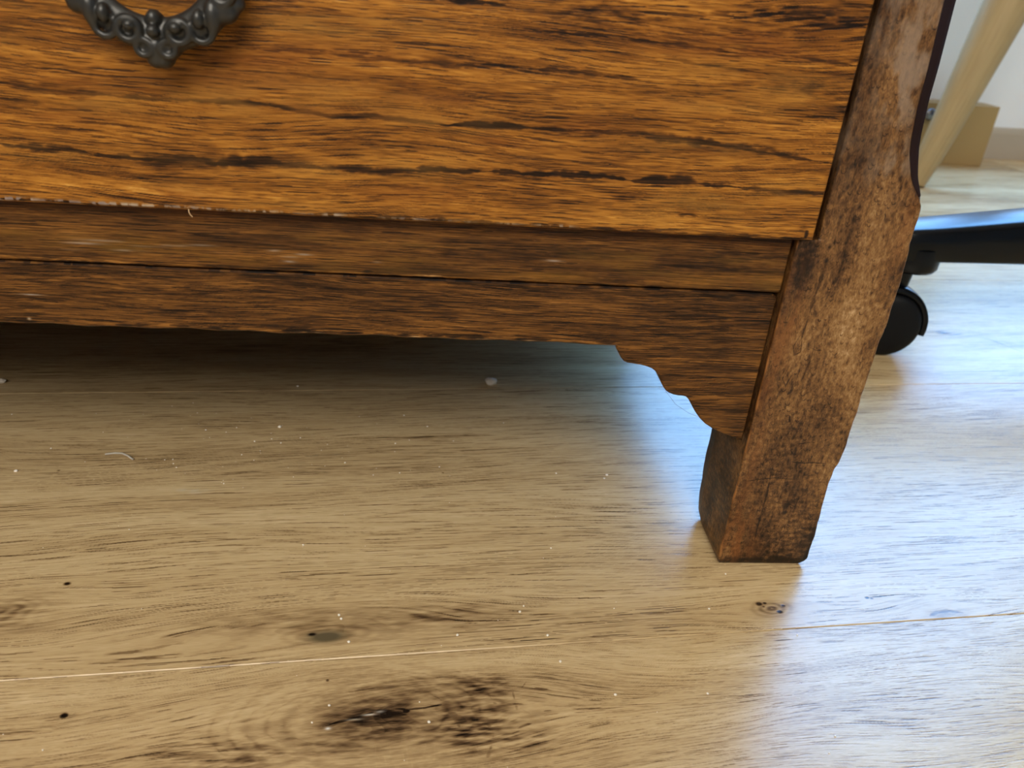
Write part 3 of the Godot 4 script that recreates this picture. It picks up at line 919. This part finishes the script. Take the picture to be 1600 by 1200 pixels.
func build_floor() -> void:
	var f := Node3D.new()
	f.name = "floor"
	f.set_meta("kind", "structure")
	f.rotation.y = ROOM_TURN
	add_child(f)
	var s := Build.new()
	box(s, Vector3(U0 - 0.12, -0.12, W0 - 0.14), Vector3(U1 + 0.12, -0.014, W1 + 0.14), 0)
	put("subfloor", s, plain(rgb(40, 30, 20), 0.9), f)
	var gap := 0.00012
	var k := -5
	while JOINT + k * BOARD < W1:
		var wa := maxf(JOINT + k * BOARD, W0)
		var wb := minf(JOINT + (k + 1) * BOARD, W1)
		var cuts := [U0, U0 + 0.9 + fposmod(k * 0.63, 1.1), U1 - 0.35 - fposmod(k * 0.41, 0.9), U1]
		if k == -1: cuts = [U0, -0.9, 0.95, U1]
		if k == 0: cuts = [U0, -1.3, 0.7, U1]
		if k == -2: cuts = [U0, -0.62, 1.4, U1]
		for c in cuts.size() - 1:
			var m: Material = M["board_%d" % ((k + c + 8) % 2)]
			var r: Rect2 = R["board_%d" % ((k + c + 8) % 2)]
			r.position += Vector2(fposmod(k * 0.37 + c * 0.21, 1.0) - 0.5, wa)
			if k == -1 and c == 1:
				m = M.board_middle
				r = R.board_middle
			if k == 0 and c == 1:
				m = M.board_front
				r = R.board_front
			if k == -2 and c == 1:
				m = M.board_rear
				r = R.board_rear
			var b := Build.new()
			box(b, Vector3(cuts[c] + gap, -0.014, wa + gap), Vector3(cuts[c + 1] - gap, 0, wb - gap), 0.0003, r, true)
			put("plank", b, m, f)
		k += 1

# ------------------------------------------------------------------ the chest of drawers
const LEFT := -0.905   # outer edge of the far left leg
const BACK := -0.36
const TALL := 0.60

func leg_mesh(b: Build, strip: Build) -> void:
	var edge := Curve.new()
	edge.max_value = 1.0
	edge.min_domain = 0.0
	edge.max_domain = 1.0
	var wear := FastNoiseLite.new()
	wear.seed = 5
	wear.frequency = 60.0
	wear.fractal_octaves = 4
	var outer := [V(0, .0425), V(.004, .0438), V(.0133, .0443), V(.035, .0437), V(.050, .0432), V(.056, .0434), V(.060, .0448), V(.0726, .0456), V(.09, .0453), V(.112, .0455), V(.132, .0466), V(.15, .0462), V(.177, .0450), V(.2, .045), V(1, .045)]
	var cham := [V(0, 0), V(.1765, 0), V(.1785, .0014), V(.1814, .0040), V(.185, .0068), V(.1883, .0083), V(.1951, .0110), V(.2007, .0121), V(.212, .0133), V(.224, .0136), V(.245, .0150), V(1, .0150)]
	var ys := []
	var y := 0.0
	while y < 0.30:
		ys.append(y)
		y += 0.0006 if y < 0.006 else 0.0016
	ys.append_array([0.1605, 0.1609, 0.33, 0.41, 0.49, 0.57, TALL - 0.02])
	ys.sort()
	var rings := []
	var uvs := []
	for q in ys:
		var xr := look(outer, q) + (wear.get_noise_2d(q, 3.0) * 0.0007 if q < 0.18 else 0.0)
		var c := look(cham, q)
		var cz := c * 1.25
		var xl := 0.0 + wear.get_noise_2d(q, 9.0) * 0.0005
		if q > 0.1607:
			xl = 0.0079 + wear.get_noise_2d(q, 9.0) * 0.0003
		var foot := clampf(1.0 - q / 0.0055, 0.0, 1.0)
		foot = 1.0 - sqrt(1.0 - foot * foot)
		var pull := foot * 0.0016
		var chip := clampf(1.0 - q / 0.028, 0.0, 1.0)
		var rl := 0.0009 + 0.0005 * wear.get_noise_2d(q * 1.4, 20.0)
		var rr := 0.0010 + 0.0006 * wear.get_noise_2d(q * 1.4, 30.0) + foot * 0.0016
		var zf := -pull
		var zb := -0.042 + pull + 0.006 * chip * chip
		var p := [V(xl + pull + chip * .001, zb)]
		for k in range(1, 6):
			p.append(V(xl + pull, lerpf(zb, zf - rl, k / 6.0)))
		for k in 5:
			var a := PI / 2 * k / 4.0
			p.append(V(xl + pull + rl - rl * cos(a), zf - rl + rl * sin(a)))
		var xe := xr - pull - c
		for k in range(1, 12):
			p.append(V(lerpf(xl + pull + rl, xe - rr, k / 12.0), zf))
		if c < 0.0012:
			for k in 6:
				var a := PI / 2 * k / 5.0
				p.append(V(xe - rr + rr * sin(a), zf - rr + rr * cos(a)))
		else:
			p.append(V(xe - 0.0006, zf))
			p.append(V(xe - 0.0001, zf - 0.0003))
			p.append(V(xe + c * 0.30, zf - cz * 0.34))
			p.append(V(xe + c * 0.66, zf - cz * 0.68))
			p.append(V(xr - pull - 0.0002, zf - cz + 0.0003))
			p.append(V(xr - pull, zf - cz - 0.0006))
		for k in range(1, 5):
			p.append(V(xr - pull, lerpf(zf - maxf(cz, rr) - 0.0007, zb, k / 4.0)))
		var ring := []
		var uv := []
		var qt: float = q
		if q > 0.25:   # the picture swings back and forth over its upper part
			var t := fposmod(q - 0.25, 0.16)
			qt = 0.25 - (t if t < 0.08 else 0.16 - t)
		for i in p.size():
			ring.append(Vector3(p[i].x, q, p[i].y))
			var s: float
			if i <= 5:
				s = -0.0005 + p[i].y      # inner side, unrolled
			elif i <= 28 and p[i].x < xr - 0.0005:
				s = p[i].x
			else:
				s = 0.045 - p[i].y
			uv.append(V((s - R.leg.position.x) / R.leg.size.x, (qt - R.leg.position.y) / R.leg.size.y))
		rings.append(ring)
		uvs.append(uv)
	for k in rings.size() - 1:
		if ys[k] < 0.1785:
			continue
		for i in range(23, 27):
			var shift := Vector3(0.0001, 0, 0.0001)
			strip.quad(rings[k][i] + shift, rings[k][i + 1] + shift, rings[k + 1][i + 1] + shift, rings[k + 1][i] + shift, uvs[k][i], uvs[k][i + 1], uvs[k + 1][i + 1], uvs[k + 1][i], 1)
	loft(b, rings, uvs, 1)

func look(t: Array, q: float) -> float:
	for i in t.size() - 1:
		if q <= t[i + 1].x:
			var f: float = clampf((q - t[i].x) / (t[i + 1].x - t[i].x), 0, 1)
			return lerpf(t[i].y, t[i + 1].y, f)
	return t[-1].y

func build_chest() -> void:
	var o := Node3D.new()
	o.name = "chest_of_drawers"
	tag(o, "old worn varnished wooden chest with carved apron, square legs and dark metal drawer handle", "chest")
	add_child(o)
	# legs
	var b := Build.new()
	var strip := Build.new()
	leg_mesh(b, strip)
	var leg := put("leg", b, M.leg, o)
	var ch := MeshInstance3D.new()
	ch.name = "chamfer"
	ch.mesh = strip.mesh(true)
	ch.material_override = plain(rgb(46, 30, 24), 0.8, 0.0, 0.05)
	ch.set_meta("label", "dark brown stopped chamfer")
	leg.add_child(ch)
	var other := MeshInstance3D.new()
	other.name = "leg"
	var mb := Build.new()
	var mid := (LEFT + 0.045) / 2.0
	for i in range(0, b.v.size(), 3):
		mb.tri(mirror(b.v[i], mid), mirror(b.v[i + 1], mid), mirror(b.v[i + 2], mid), b.t[i], b.t[i + 1], b.t[i + 2], 1)
	other.mesh = mb.mesh()
	other.material_override = M.leg
	o.add_child(other, true)
	for x in [0.0, LEFT]:
		var rb := Build.new()
		box(rb, Vector3(x, 0, BACK - 0.04), Vector3(x + 0.045, TALL - 0.02, BACK), 0.0015, R.case)
		put("leg", rb, M.case, o)
	# rail below the drawer and apron with its stepped and scrolled end
	b = Build.new()
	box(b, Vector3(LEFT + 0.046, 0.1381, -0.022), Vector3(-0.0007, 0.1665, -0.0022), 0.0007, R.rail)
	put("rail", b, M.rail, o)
	var edge := [V(-.0634, .1115), V(-.0630, .1098), V(-.0620, .1082), V(-.0606, .1060), V(-.0592, .1045), V(-.0576, .1038), V(-.0551, .1035), V(-.0520, .1031), V(-.0495, .1025), V(-.0470, .1016), V(-.0451, .1003), V(-.0437, .0986), V(-.0426, .0966), V(-.0415, .0943), V(-.0402, .0924), V(-.0390, .0911), V(-.0377, .0903), V(-.0357, .0895), V(-.0335, .0891), V(-.0315, .0890), V(-.0301, .0887), V(-.0288, .0876), V(-.0277, .0861), V(-.0265, .0842), V(-.0250, .0819), V(-.0233, .0797), V(-.0216, .0778), V(-.0190, .0755), V(-.0159, .0735), V(-.0122, .0717), V(-.0085, .0702), V(-.0045, .0687), V(-.0009, .0675)]
	var shape := PackedVector2Array()
	for p in edge:
		shape.append(p + V(-0.0002, 0.0003))
	shape.append(V(-.0010, .1350))
	shape.append(V(-.0020, .1365))
	shape.append(V(-.0040, .1372))
	shape.append(V(2 * mid + .0024, .1372))
	for i in range(edge.size() - 1, -1, -1):
		shape.append(V(2 * mid - edge[i].x, edge[i].y))
	# uneven lower edge
	var n := 60
	for i in range(1, n):
		var x := lerpf(2 * mid + .0634, -.0634, float(i) / n)
		shape.append(V(x, .1121 + 0.0003 * sin(x * 260.0) + 0.0002 * sin(x * 611.0)))
	b = Build.new()
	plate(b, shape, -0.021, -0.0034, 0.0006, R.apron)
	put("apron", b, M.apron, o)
	# drawers: the bottom one is seen, the upper two close the front
	for k in 3:
		var y0 := 0.1616 + k * 0.145
		var y1 := y0 + 0.138
		b = Build.new()
		var rd: Rect2 = R.drawer
		rd.position.y += k * 0.145
		box(b, Vector3(2 * mid - 0.0041, y0, -0.016), Vector3(0.0041, y1, 0.0038), 0.0007, rd)
		var dr := put("drawer", b, M.drawer, o)
		if k < 2:
			b = Build.new()
			box(b, Vector3(2 * mid - 0.0066, y1 - 0.004, -0.04), Vector3(0.0066, y1 + 0.012, -0.017), 0.0006, R.rail)
			put("rail", b, M.rail, o)
		if k == 0:
			M.handle_mesh = handle_mesh()
		for hx in [-0.2246, 2 * mid + 0.2246]:
			var h := MeshInstance3D.new()
			h.name = "handle"
			h.mesh = M.handle_mesh
			h.material_override = M.iron
			dr.add_child(h, true)
			h.position = Vector3(hx, y0 + 0.0799, 0.0124)
			for s in [-1, 1]:
				var pb := Build.new()
				lathe(pb, Vector3(hx + s * 0.0165, y0 + 0.0955, 0.0036), Vector3(0, 0, 1), [V(0, .0085), V(.0012, .0085), V(.002, .0070), V(.003, .0042), V(.011, .0036), V(.0135, .0044), V(.0155, .0034), V(.0165, .0)], 24)
				put("handle_post", pb, M.iron, dr)
	# case
	for x in [0.004, LEFT + 0.004]:
		b = Build.new()
		box(b, Vector3(x + 0.006, 0.086, BACK), Vector3(x + 0.030, TALL - 0.02, -0.042), 0.0, R.case)
		put("side_panel", b, M.case, o)
	b = Build.new()
	box(b, Vector3(LEFT + 0.045, 0.012, BACK - 0.02), Vector3(0.0, TALL - 0.02, BACK - 0.008), 0.0, R.case)
	put("back_panel", b, M.case, o)
	b = Build.new()
	box(b, Vector3(LEFT + 0.034, 0.138, BACK - 0.008), Vector3(0.010, 0.150, -0.0225), 0.0, R.case, true)
	put("bottom_panel", b, M.case, o)
	b = Build.new()
	box(b, Vector3(LEFT - 0.015, TALL - 0.02, BACK - 0.05), Vector3(0.060, TALL, 0.018), 0.003, R.case, true)
	put("top", b, M.case, o)
	leg.set_meta("label", "worn front leg whose face meets a dark chamfer")

func mirror(p: Vector3, mid: float) -> Vector3:
	return Vector3(2 * mid - p.x, p.y, p.z)

# Cast drop handle as a field of blended lumps, meshed with surface nets
func handle_field(p: Vector3) -> float:
	var x := absf(p.x)
	var q := Vector3(x, p.y, p.z)
	# round bail, a little flattened, swelling into cast scrolls
	var flat := Vector2(x, p.y).length()
	var d := Vector2(flat - 0.0227, q.z * 1.55).length() - 0.0050
	d = blend(d, ball(q, Vector3(0, -.0258, 0), Vector3(.0072, .0044, .0040)))
	d = blend(d, ball(q, Vector3(.0010, -.0290, .0002), Vector3(.0034, .0034, .0034)))
	d = blend(d, ball(q, Vector3(0, -.0180, .0012), Vector3(.0026, .0024, .0034)))
	d = blend(d, ball(q, Vector3(0, -.0168, .0020), Vector3(.0014, .0014, .0020)))
	d = blend(d, ball(q, Vector3(0, -.0213, .0044), Vector3(.0019, .0019, .0020)))
	d = blend(d, ring(q, Vector3(.0074, -.0212, .0036), .0031, .0012))
	d = blend(d, ball(q, Vector3(.0067, -.0200, .0044), Vector3(.0019, .0017, .0020)))
	d = blend(d, ring(q, Vector3(.0036, -.0262, .0034), .0022, .0010))
	d = blend(d, ball(q, Vector3(.0138, -.0172, .0040), Vector3(.0018, .0028, .0022)))
	d = blend(d, ring(q, Vector3(.0142, -.0205, .0030), .0032, .0011))
	d = blend(d, ball(q, Vector3(.0178, -.0162, .0024), Vector3(.0026, .0050, .0030)))
	d = blend(d, ball(q, Vector3(.0208, -.0148, .0010), Vector3(.0044, .0036, .0034)))
	d = blend(d, ball(q, Vector3(.0242, -.0124, .0002), Vector3(.0030, .0026, .0026)))
	d = blend(d, ring(q, Vector3(.0212, -.0096, .0034), .0030, .0012))
	d = blend(d, ball(q, Vector3(.0214, -.0094, .0040), Vector3(.0017, .0017, .0020)))
	d = blend(d, ball(q, Vector3(.0161, .0161, 0), Vector3(.0054, .0050, .0038)))
	return d

func ball(p: Vector3, c: Vector3, r: Vector3) -> float:
	return ((p - c) / r).length() * minf(r.x, minf(r.y, r.z)) - minf(r.x, minf(r.y, r.z))

func ring(p: Vector3, c: Vector3, big: float, small: float) -> float:
	var q := p - c
	return Vector2(Vector2(q.x, q.y).length() - big, q.z).length() - small

func blend(a: float, b: float) -> float:
	var k := 0.0008
	var h := maxf(k - absf(a - b), 0.0) / k
	return minf(a, b) - h * h * k * 0.25

func handle_mesh() -> ArrayMesh:
	var cell := 0.0005
	var lo := Vector3(-0.0295, -0.0340, -0.0058)
	var n := Vector3i(119, 124, 27)
	var f := PackedFloat32Array()
	f.resize(n.x * n.y * n.z)
	for z in n.z:
		for y in n.y:
			for x in (n.x + 1) / 2:
				var d := handle_field(lo + Vector3(x, y, z) * cell)
				f[(z * n.y + y) * n.x + x] = d
				f[(z * n.y + y) * n.x + n.x - 1 - x] = d
	var index := {}
	var pts := PackedVector3Array()
	var st := [1, n.x, n.x * n.y]
	for z in n.z - 1:
		for y in n.y - 1:
			for x in n.x - 1:
				var i := (z * n.y + y) * n.x + x
				var m := 0
				for k in 8:
					if f[i + (k & 1) + ((k >> 1) & 1) * st[1] + ((k >> 2) & 1) * st[2]] < 0.0: m |= 1 << k
				if m == 0 or m == 255:
					continue
				var sum := Vector3.ZERO
				var cnt := 0
				for k in 8:
					for ax in 3:
						if k & (1 << ax): continue
						var k2: int = k | (1 << ax)
						if ((m >> k) & 1) == ((m >> k2) & 1): continue
						var fa := f[i + (k & 1) + ((k >> 1) & 1) * st[1] + ((k >> 2) & 1) * st[2]]
						var fb := f[i + (k2 & 1) + ((k2 >> 1) & 1) * st[1] + ((k2 >> 2) & 1) * st[2]]
						var p := Vector3(k & 1, (k >> 1) & 1, (k >> 2) & 1)
						p[ax] += fa / (fa - fb)
						sum += p
						cnt += 1
				index[i] = pts.size()
				pts.append(lo + (Vector3(x, y, z) + sum / cnt) * cell)
	var b := Build.new()
	for z in range(1, n.z - 1):
		for y in range(1, n.y - 1):
			for x in range(1, n.x - 1):
				var i := (z * n.y + y) * n.x + x
				var here := f[i] < 0.0
				for ax in 3:
					if here == (f[i + st[ax]] < 0.0): continue
					var s1: int = st[(ax + 1) % 3]
					var s2: int = st[(ax + 2) % 3]
					var a := pts[index[i - s1 - s2]]
					var c := pts[index[i - s2]]
					var d := pts[index[i]]
					var e := pts[index[i - s1]]
					if here:
						b.quad(a, c, d, e, Vector2.ZERO, Vector2.ZERO, Vector2.ZERO, Vector2.ZERO, 1)
					else:
						b.quad(a, e, d, c, Vector2.ZERO, Vector2.ZERO, Vector2.ZERO, Vector2.ZERO, 1)
	return b.mesh()

# ------------------------------------------------------------------ office chair foot beyond the leg
func build_office_chair() -> void:
	var o := Node3D.new()
	o.name = "office_chair"
	tag(o, "black plastic swivel chair foot on a round twin caster behind the chest leg", "chair")
	o.position = Vector3(0.211, 0, -0.262)
	add_child(o)
	# arm of the star base: rises gently towards the hub
	var b := Build.new()
	var rings := []
	for s in [[-.0240, .084, .093, .006], [-.0225, .079, .0965, .013], [-.018, .0765, .0990, .0175], [-.008, .0755, .1005, .0205], [.012, .0755, .1025, .0215], [.05, .0760, .1070, .0225], [.10, .0765, .1130, .0235], [.16, .0770, .1190, .025], [.30, .076, .130, .030]]:
		var r := []
		var hw: float = s[3]
		for q in [[-1, 0.0, .6], [-1, .12, .95], [-1, .86, .88], [-1, .96, .78], [-1, 1.0, .62], [1, 1.0, .62], [1, .96, .78], [1, .86, .88], [1, .12, .95], [1, 0.0, .6]]:
			r.append(Vector3(s[0], lerpf(s[1], s[2], q[1]), q[0] * q[2] * hw))
		rings.append(r)
	loft(b, rings, [], 1)
	var arm := put("base_arm", b, M.black, o)
	arm.rotation.y = 0.05
	# boss under the arm end
	b = Build.new()
	lathe(b, Vector3(0.0035, 0.080, 0), Vector3(0, -1, 0), [V(-.006, .0205), V(.004, .0216), V(.0095, .0214), V(.0122, .0198), V(.0132, .015), V(.0132, 0)], 40)
	put("boss", b, M.black, o)
	b = Build.new()
	lathe(b, Vector3(0, 0.070, 0), Vector3(0, -1, 0), [V(0, .0098), V(.008, .0094), V(.016, .0086), V(.022, .0080), V(.022, 0)], 28)
	put("caster_neck", b, M.black, o)
	# caster: two wheels either side of a hood
	var axis := Vector3(-0.18, 0, 1).normalized()
	var hub := Vector3(-0.004, 0.0252, 0.004)
	for s in [-1, 1]:
		b = Build.new()
		lathe(b, hub + axis * s * 0.0042, axis * s, [V(0, 0), V(0, .0236), V(.001, .0250), V(.0065, .0250), V(.0090, .0240), V(.0104, .0215), V(.0112, .017), V(.0116, .008), V(.0117, 0)], 56)
		put("caster_wheel", b, M.tyre, o)
	b = Build.new()
	var side := Vector3.UP.cross(axis).normalized()
	var hood := []
	for k in 33:
		var a := deg_to_rad(lerpf(-12.0, 200.0, k / 32.0))
		var out := side * cos(a) + Vector3.UP * sin(a)
		var ring := []
		for q in [[.0252, -.0112], [.0294, -.0116], [.0304, -.0070], [.0306, 0], [.0304, .0070], [.0294, .0116], [.0252, .0112], [.0246, 0]]:
			ring.append(hub + out * q[0] + axis * q[1])
		hood.append(ring)
	loft(b, hood, [], 1)
	put("caster_hood", b, M.black, o)
	# hub of the star base, beyond the picture's right edge
	b = Build.new()
	lathe(b, Vector3(0.32, 0.07, -0.01), Vector3.UP, [V(0, 0), V(0, .036), V(.006, .042), V(.060, .044), V(.072, .038), V(.072, .024), V(.30, .024), V(.30, 0)], 40)
	put("hub", b, M.black, o)

# ------------------------------------------------------------------ things by the back wall
func build_back_corner() -> void:
	# lone pale tapered leg; its piece of furniture is unknown and not built
	var b := Build.new()
	var w := Wood.new(256, 512, V(0, 0.5), V(0.25, 0), 101)
	w.pores(900, 20, 80, 20, 70, true)
	w.paint(w.noise(102, 12, 6, 2), 0.2, w.noise(103, 90, 12, 3), 0.25, w.noise(104, 60, 60, 2), 0.1, 150, 0.3, [[0.0, rgb(110, 90, 56)], [0.5, rgb(166, 142, 100)], [1.0, rgb(190, 168, 126)]])
	var foot := Vector3(0.578, 0, -0.868)
	var head := Vector3(0.694, 0.56, -0.875)
	var axis := (head - foot).normalized()
	var rings := []
	var uvs := []
	for k in 15:
		var t := k / 14.0
		var r := 0.0160 + 0.020 * minf(1.0, t * 1.75)
		if k == 0: r -= 0.003
		var ring := circle(foot.lerp(head, t) + Vector3(0, 0.0035 if k == 0 else 0.005 if k == 1 else 0.0, 0), axis, r, 36)
		var uv := []
		for i in 36:
			if t < 0.05:
				ring[i].y = maxf(ring[i].y, 0.0)
			uv.append(V(i / 36.0, t))
		rings.append(ring)
		uvs.append(uv)
	loft(b, rings, uvs, 1)
	var o := Node3D.new()
	o.name = "furniture_leg"
	tag(o, "pale round tapered wooden furniture leg slanting to the floor before the white wall", "furniture")
	o.position = foot
	add_child(o)
	var lg := put("leg", b, w.material(0.55, 0.0), o)
	lg.position = -foot
	# tan box against the baseboard
	var box_at := Node3D.new()
	box_at.name = "tan_box"
	tag(box_at, "low plain tan box standing against the baseboard behind the slanting wooden leg", "box")
	box_at.position = Vector3(0.742, 0, -1.062)
	box_at.rotation.y = -0.02
	add_child(box_at)
	b = Build.new()
	box(b, Vector3(-0.075, 0, -0.052), Vector3(0.064, 0.1005, 0.0), 0.0012)
	put("body", b, plain(rgb(158, 132, 86), 0.7), box_at)
	b = Build.new()
	lathe(b, Vector3(-0.062, 0.082, 0.0), Vector3(0, 0, 1), [V(-.001, .006), V(.004, .006), V(.007, .010), V(.012, .010), V(.0145, .006), V(.015, 0)], 20)
	var knob := put("metal_catch", b, M.steel, box_at)
	knob.set_meta("label", "small shiny metal catch")

# ------------------------------------------------------------------ crumbs, lint and dust on the boards
func pebble(r: Vector3, seed_: int) -> ArrayMesh:
	var n := FastNoiseLite.new()
	n.seed = seed_
	n.frequency = 0.9
	var b := Build.new()
	var rings := []
	for i in 8:
		var th := PI * (i + 0.02) / 7.04
		var ring := []
		for k in 12:
			var a := TAU * k / 12
			var d := Vector3(sin(th) * cos(a), cos(th), sin(th) * sin(a))
			ring.append(d * r * (1.0 + 0.35 * n.get_noise_3dv(d * 1.2)))
		rings.append(ring)
	loft(b, rings, [], 1, true)
	return b.mesh()

func build_litter() -> void:
	var list := [
		[-.0859, -.1857, .0041, "largest pale grey crumb on the floor in the shadow under the chest apron", 0],
		[-.2169, -.1343, .0011, "small bright white crumb on the shaded board below the middle of the apron", 1],
		[-.3878, -.1933, .0024, "pale crumb at the far left edge in deep shadow under the chest", 0],
		[-.2112, -.1847, .0007, "speck of grit on the dark board joint under the chest", 1],
		[-.0346, -.0763, .0008, "one of two neighbouring white specks on the board left of the leg, rear one", 1],
		[-.0369, -.0733, .0006, "one of two neighbouring white specks on the board left of the leg, front one", 1],
		[-.3434, -.0952, .0010, "lone white crumb on the lit board near the left edge below the lint", 1],
	]
	var i := 0
	for q in list:
		var m := MeshInstance3D.new()
		m.name = "crumb" if i == 0 else "crumb_%03d" % i
		m.mesh = pebble(Vector3(q[2], q[2] * 0.62, q[2] * 0.8), 30 + i)
		m.material_override = M.crumb if q[4] == 0 else M.dust
		tag(m, q[3], "crumb", "crumbs on the floor")
		add_child(m)
		m.position = room(q[0], q[2] * 0.5, q[1])
		i += 1
	# dust: many specks, one object
	var mm := MultiMesh.new()
	mm.transform_format = MultiMesh.TRANSFORM_3D
	mm.mesh = pebble(Vector3(1, 0.6, 0.8), 77)
	var spots := []
	for k in 60:   # the drift below the apron
		spots.append(V(-.225 + rng.randfn(0, .05), -.112 + rng.randfn(0, .022)))
	for k in 75:
		spots.append(V(rng.randf_range(-.38, .10), rng.randf_range(-.16, .11)))
	for q in [V(-.1755, .0215), V(-.172, .0345), V(-.128, .0345), V(-.1765, .0193), V(-.0905, .0378), V(-.1, .0235), V(-.142, .0755), V(-.07, .07), V(-.088, .052)]:
		spots.append(q)
	mm.instance_count = spots.size()
	for k in spots.size():
		var s := 0.00018 + 0.0004 * pow(rng.randf(), 3.0)
		if k >= 135: s = 0.00065
		var t := Transform3D(Basis(Vector3.UP, rng.randf() * TAU).scaled(Vector3.ONE * s), room(spots[k].x, s * 0.5, spots[k].y))
		mm.set_instance_transform(k, t)
	var d := MultiMeshInstance3D.new()
	d.name = "dust"
	d.multimesh = mm
	d.material_override = M.dust
	d.set_meta("kind", "stuff")
	tag(d, "fine white dust specks scattered over the oak floor boards", "dust")
	add_child(d)
	# curl of lint
	var b := Build.new()
	var pts := []
	for p in [V(-.3045, -.1085), V(-.3, -.1095), V(-.296, -.1090), V(-.2925, -.1065), V(-.2892, -.1030)]:
		pts.append(room(p.x, 0.0008, p.y))
	tube(b, pts, 0.0005)
	var l := put("lint", b, M.lint)
	tag(l, "short curved whitish curl of lint lying on the board at left", "lint")
	# fibre caught on the drawer's lower edge
	b = Build.new()
	tube(b, [Vector3(-.2247, .1622, .0042), Vector3(-.2246, .1612, .0046), Vector3(-.2243, .1602, .0044), Vector3(-.2238, .1594, .0040)], 0.00022, 6)
	l = put("fibre", b, plain(rgb(205, 170, 130), 0.7))
	tag(l, "tiny pale fibre hanging from the lower edge of the drawer", "fibre")
	# cobweb hairs below the scrolled bracket
	b = Build.new()
	tube(b, [Vector3(-.039, .0905, -.006), Vector3(-.034, .0850, -.004), Vector3(-.028, .0815, -.003), Vector3(-.0225, .0785, -.005)], 0.00007, 5)
	l = put("cobweb", b, M.hair)
	tag(l, "fine cobweb thread strung below the scrolled end of the apron", "cobweb")
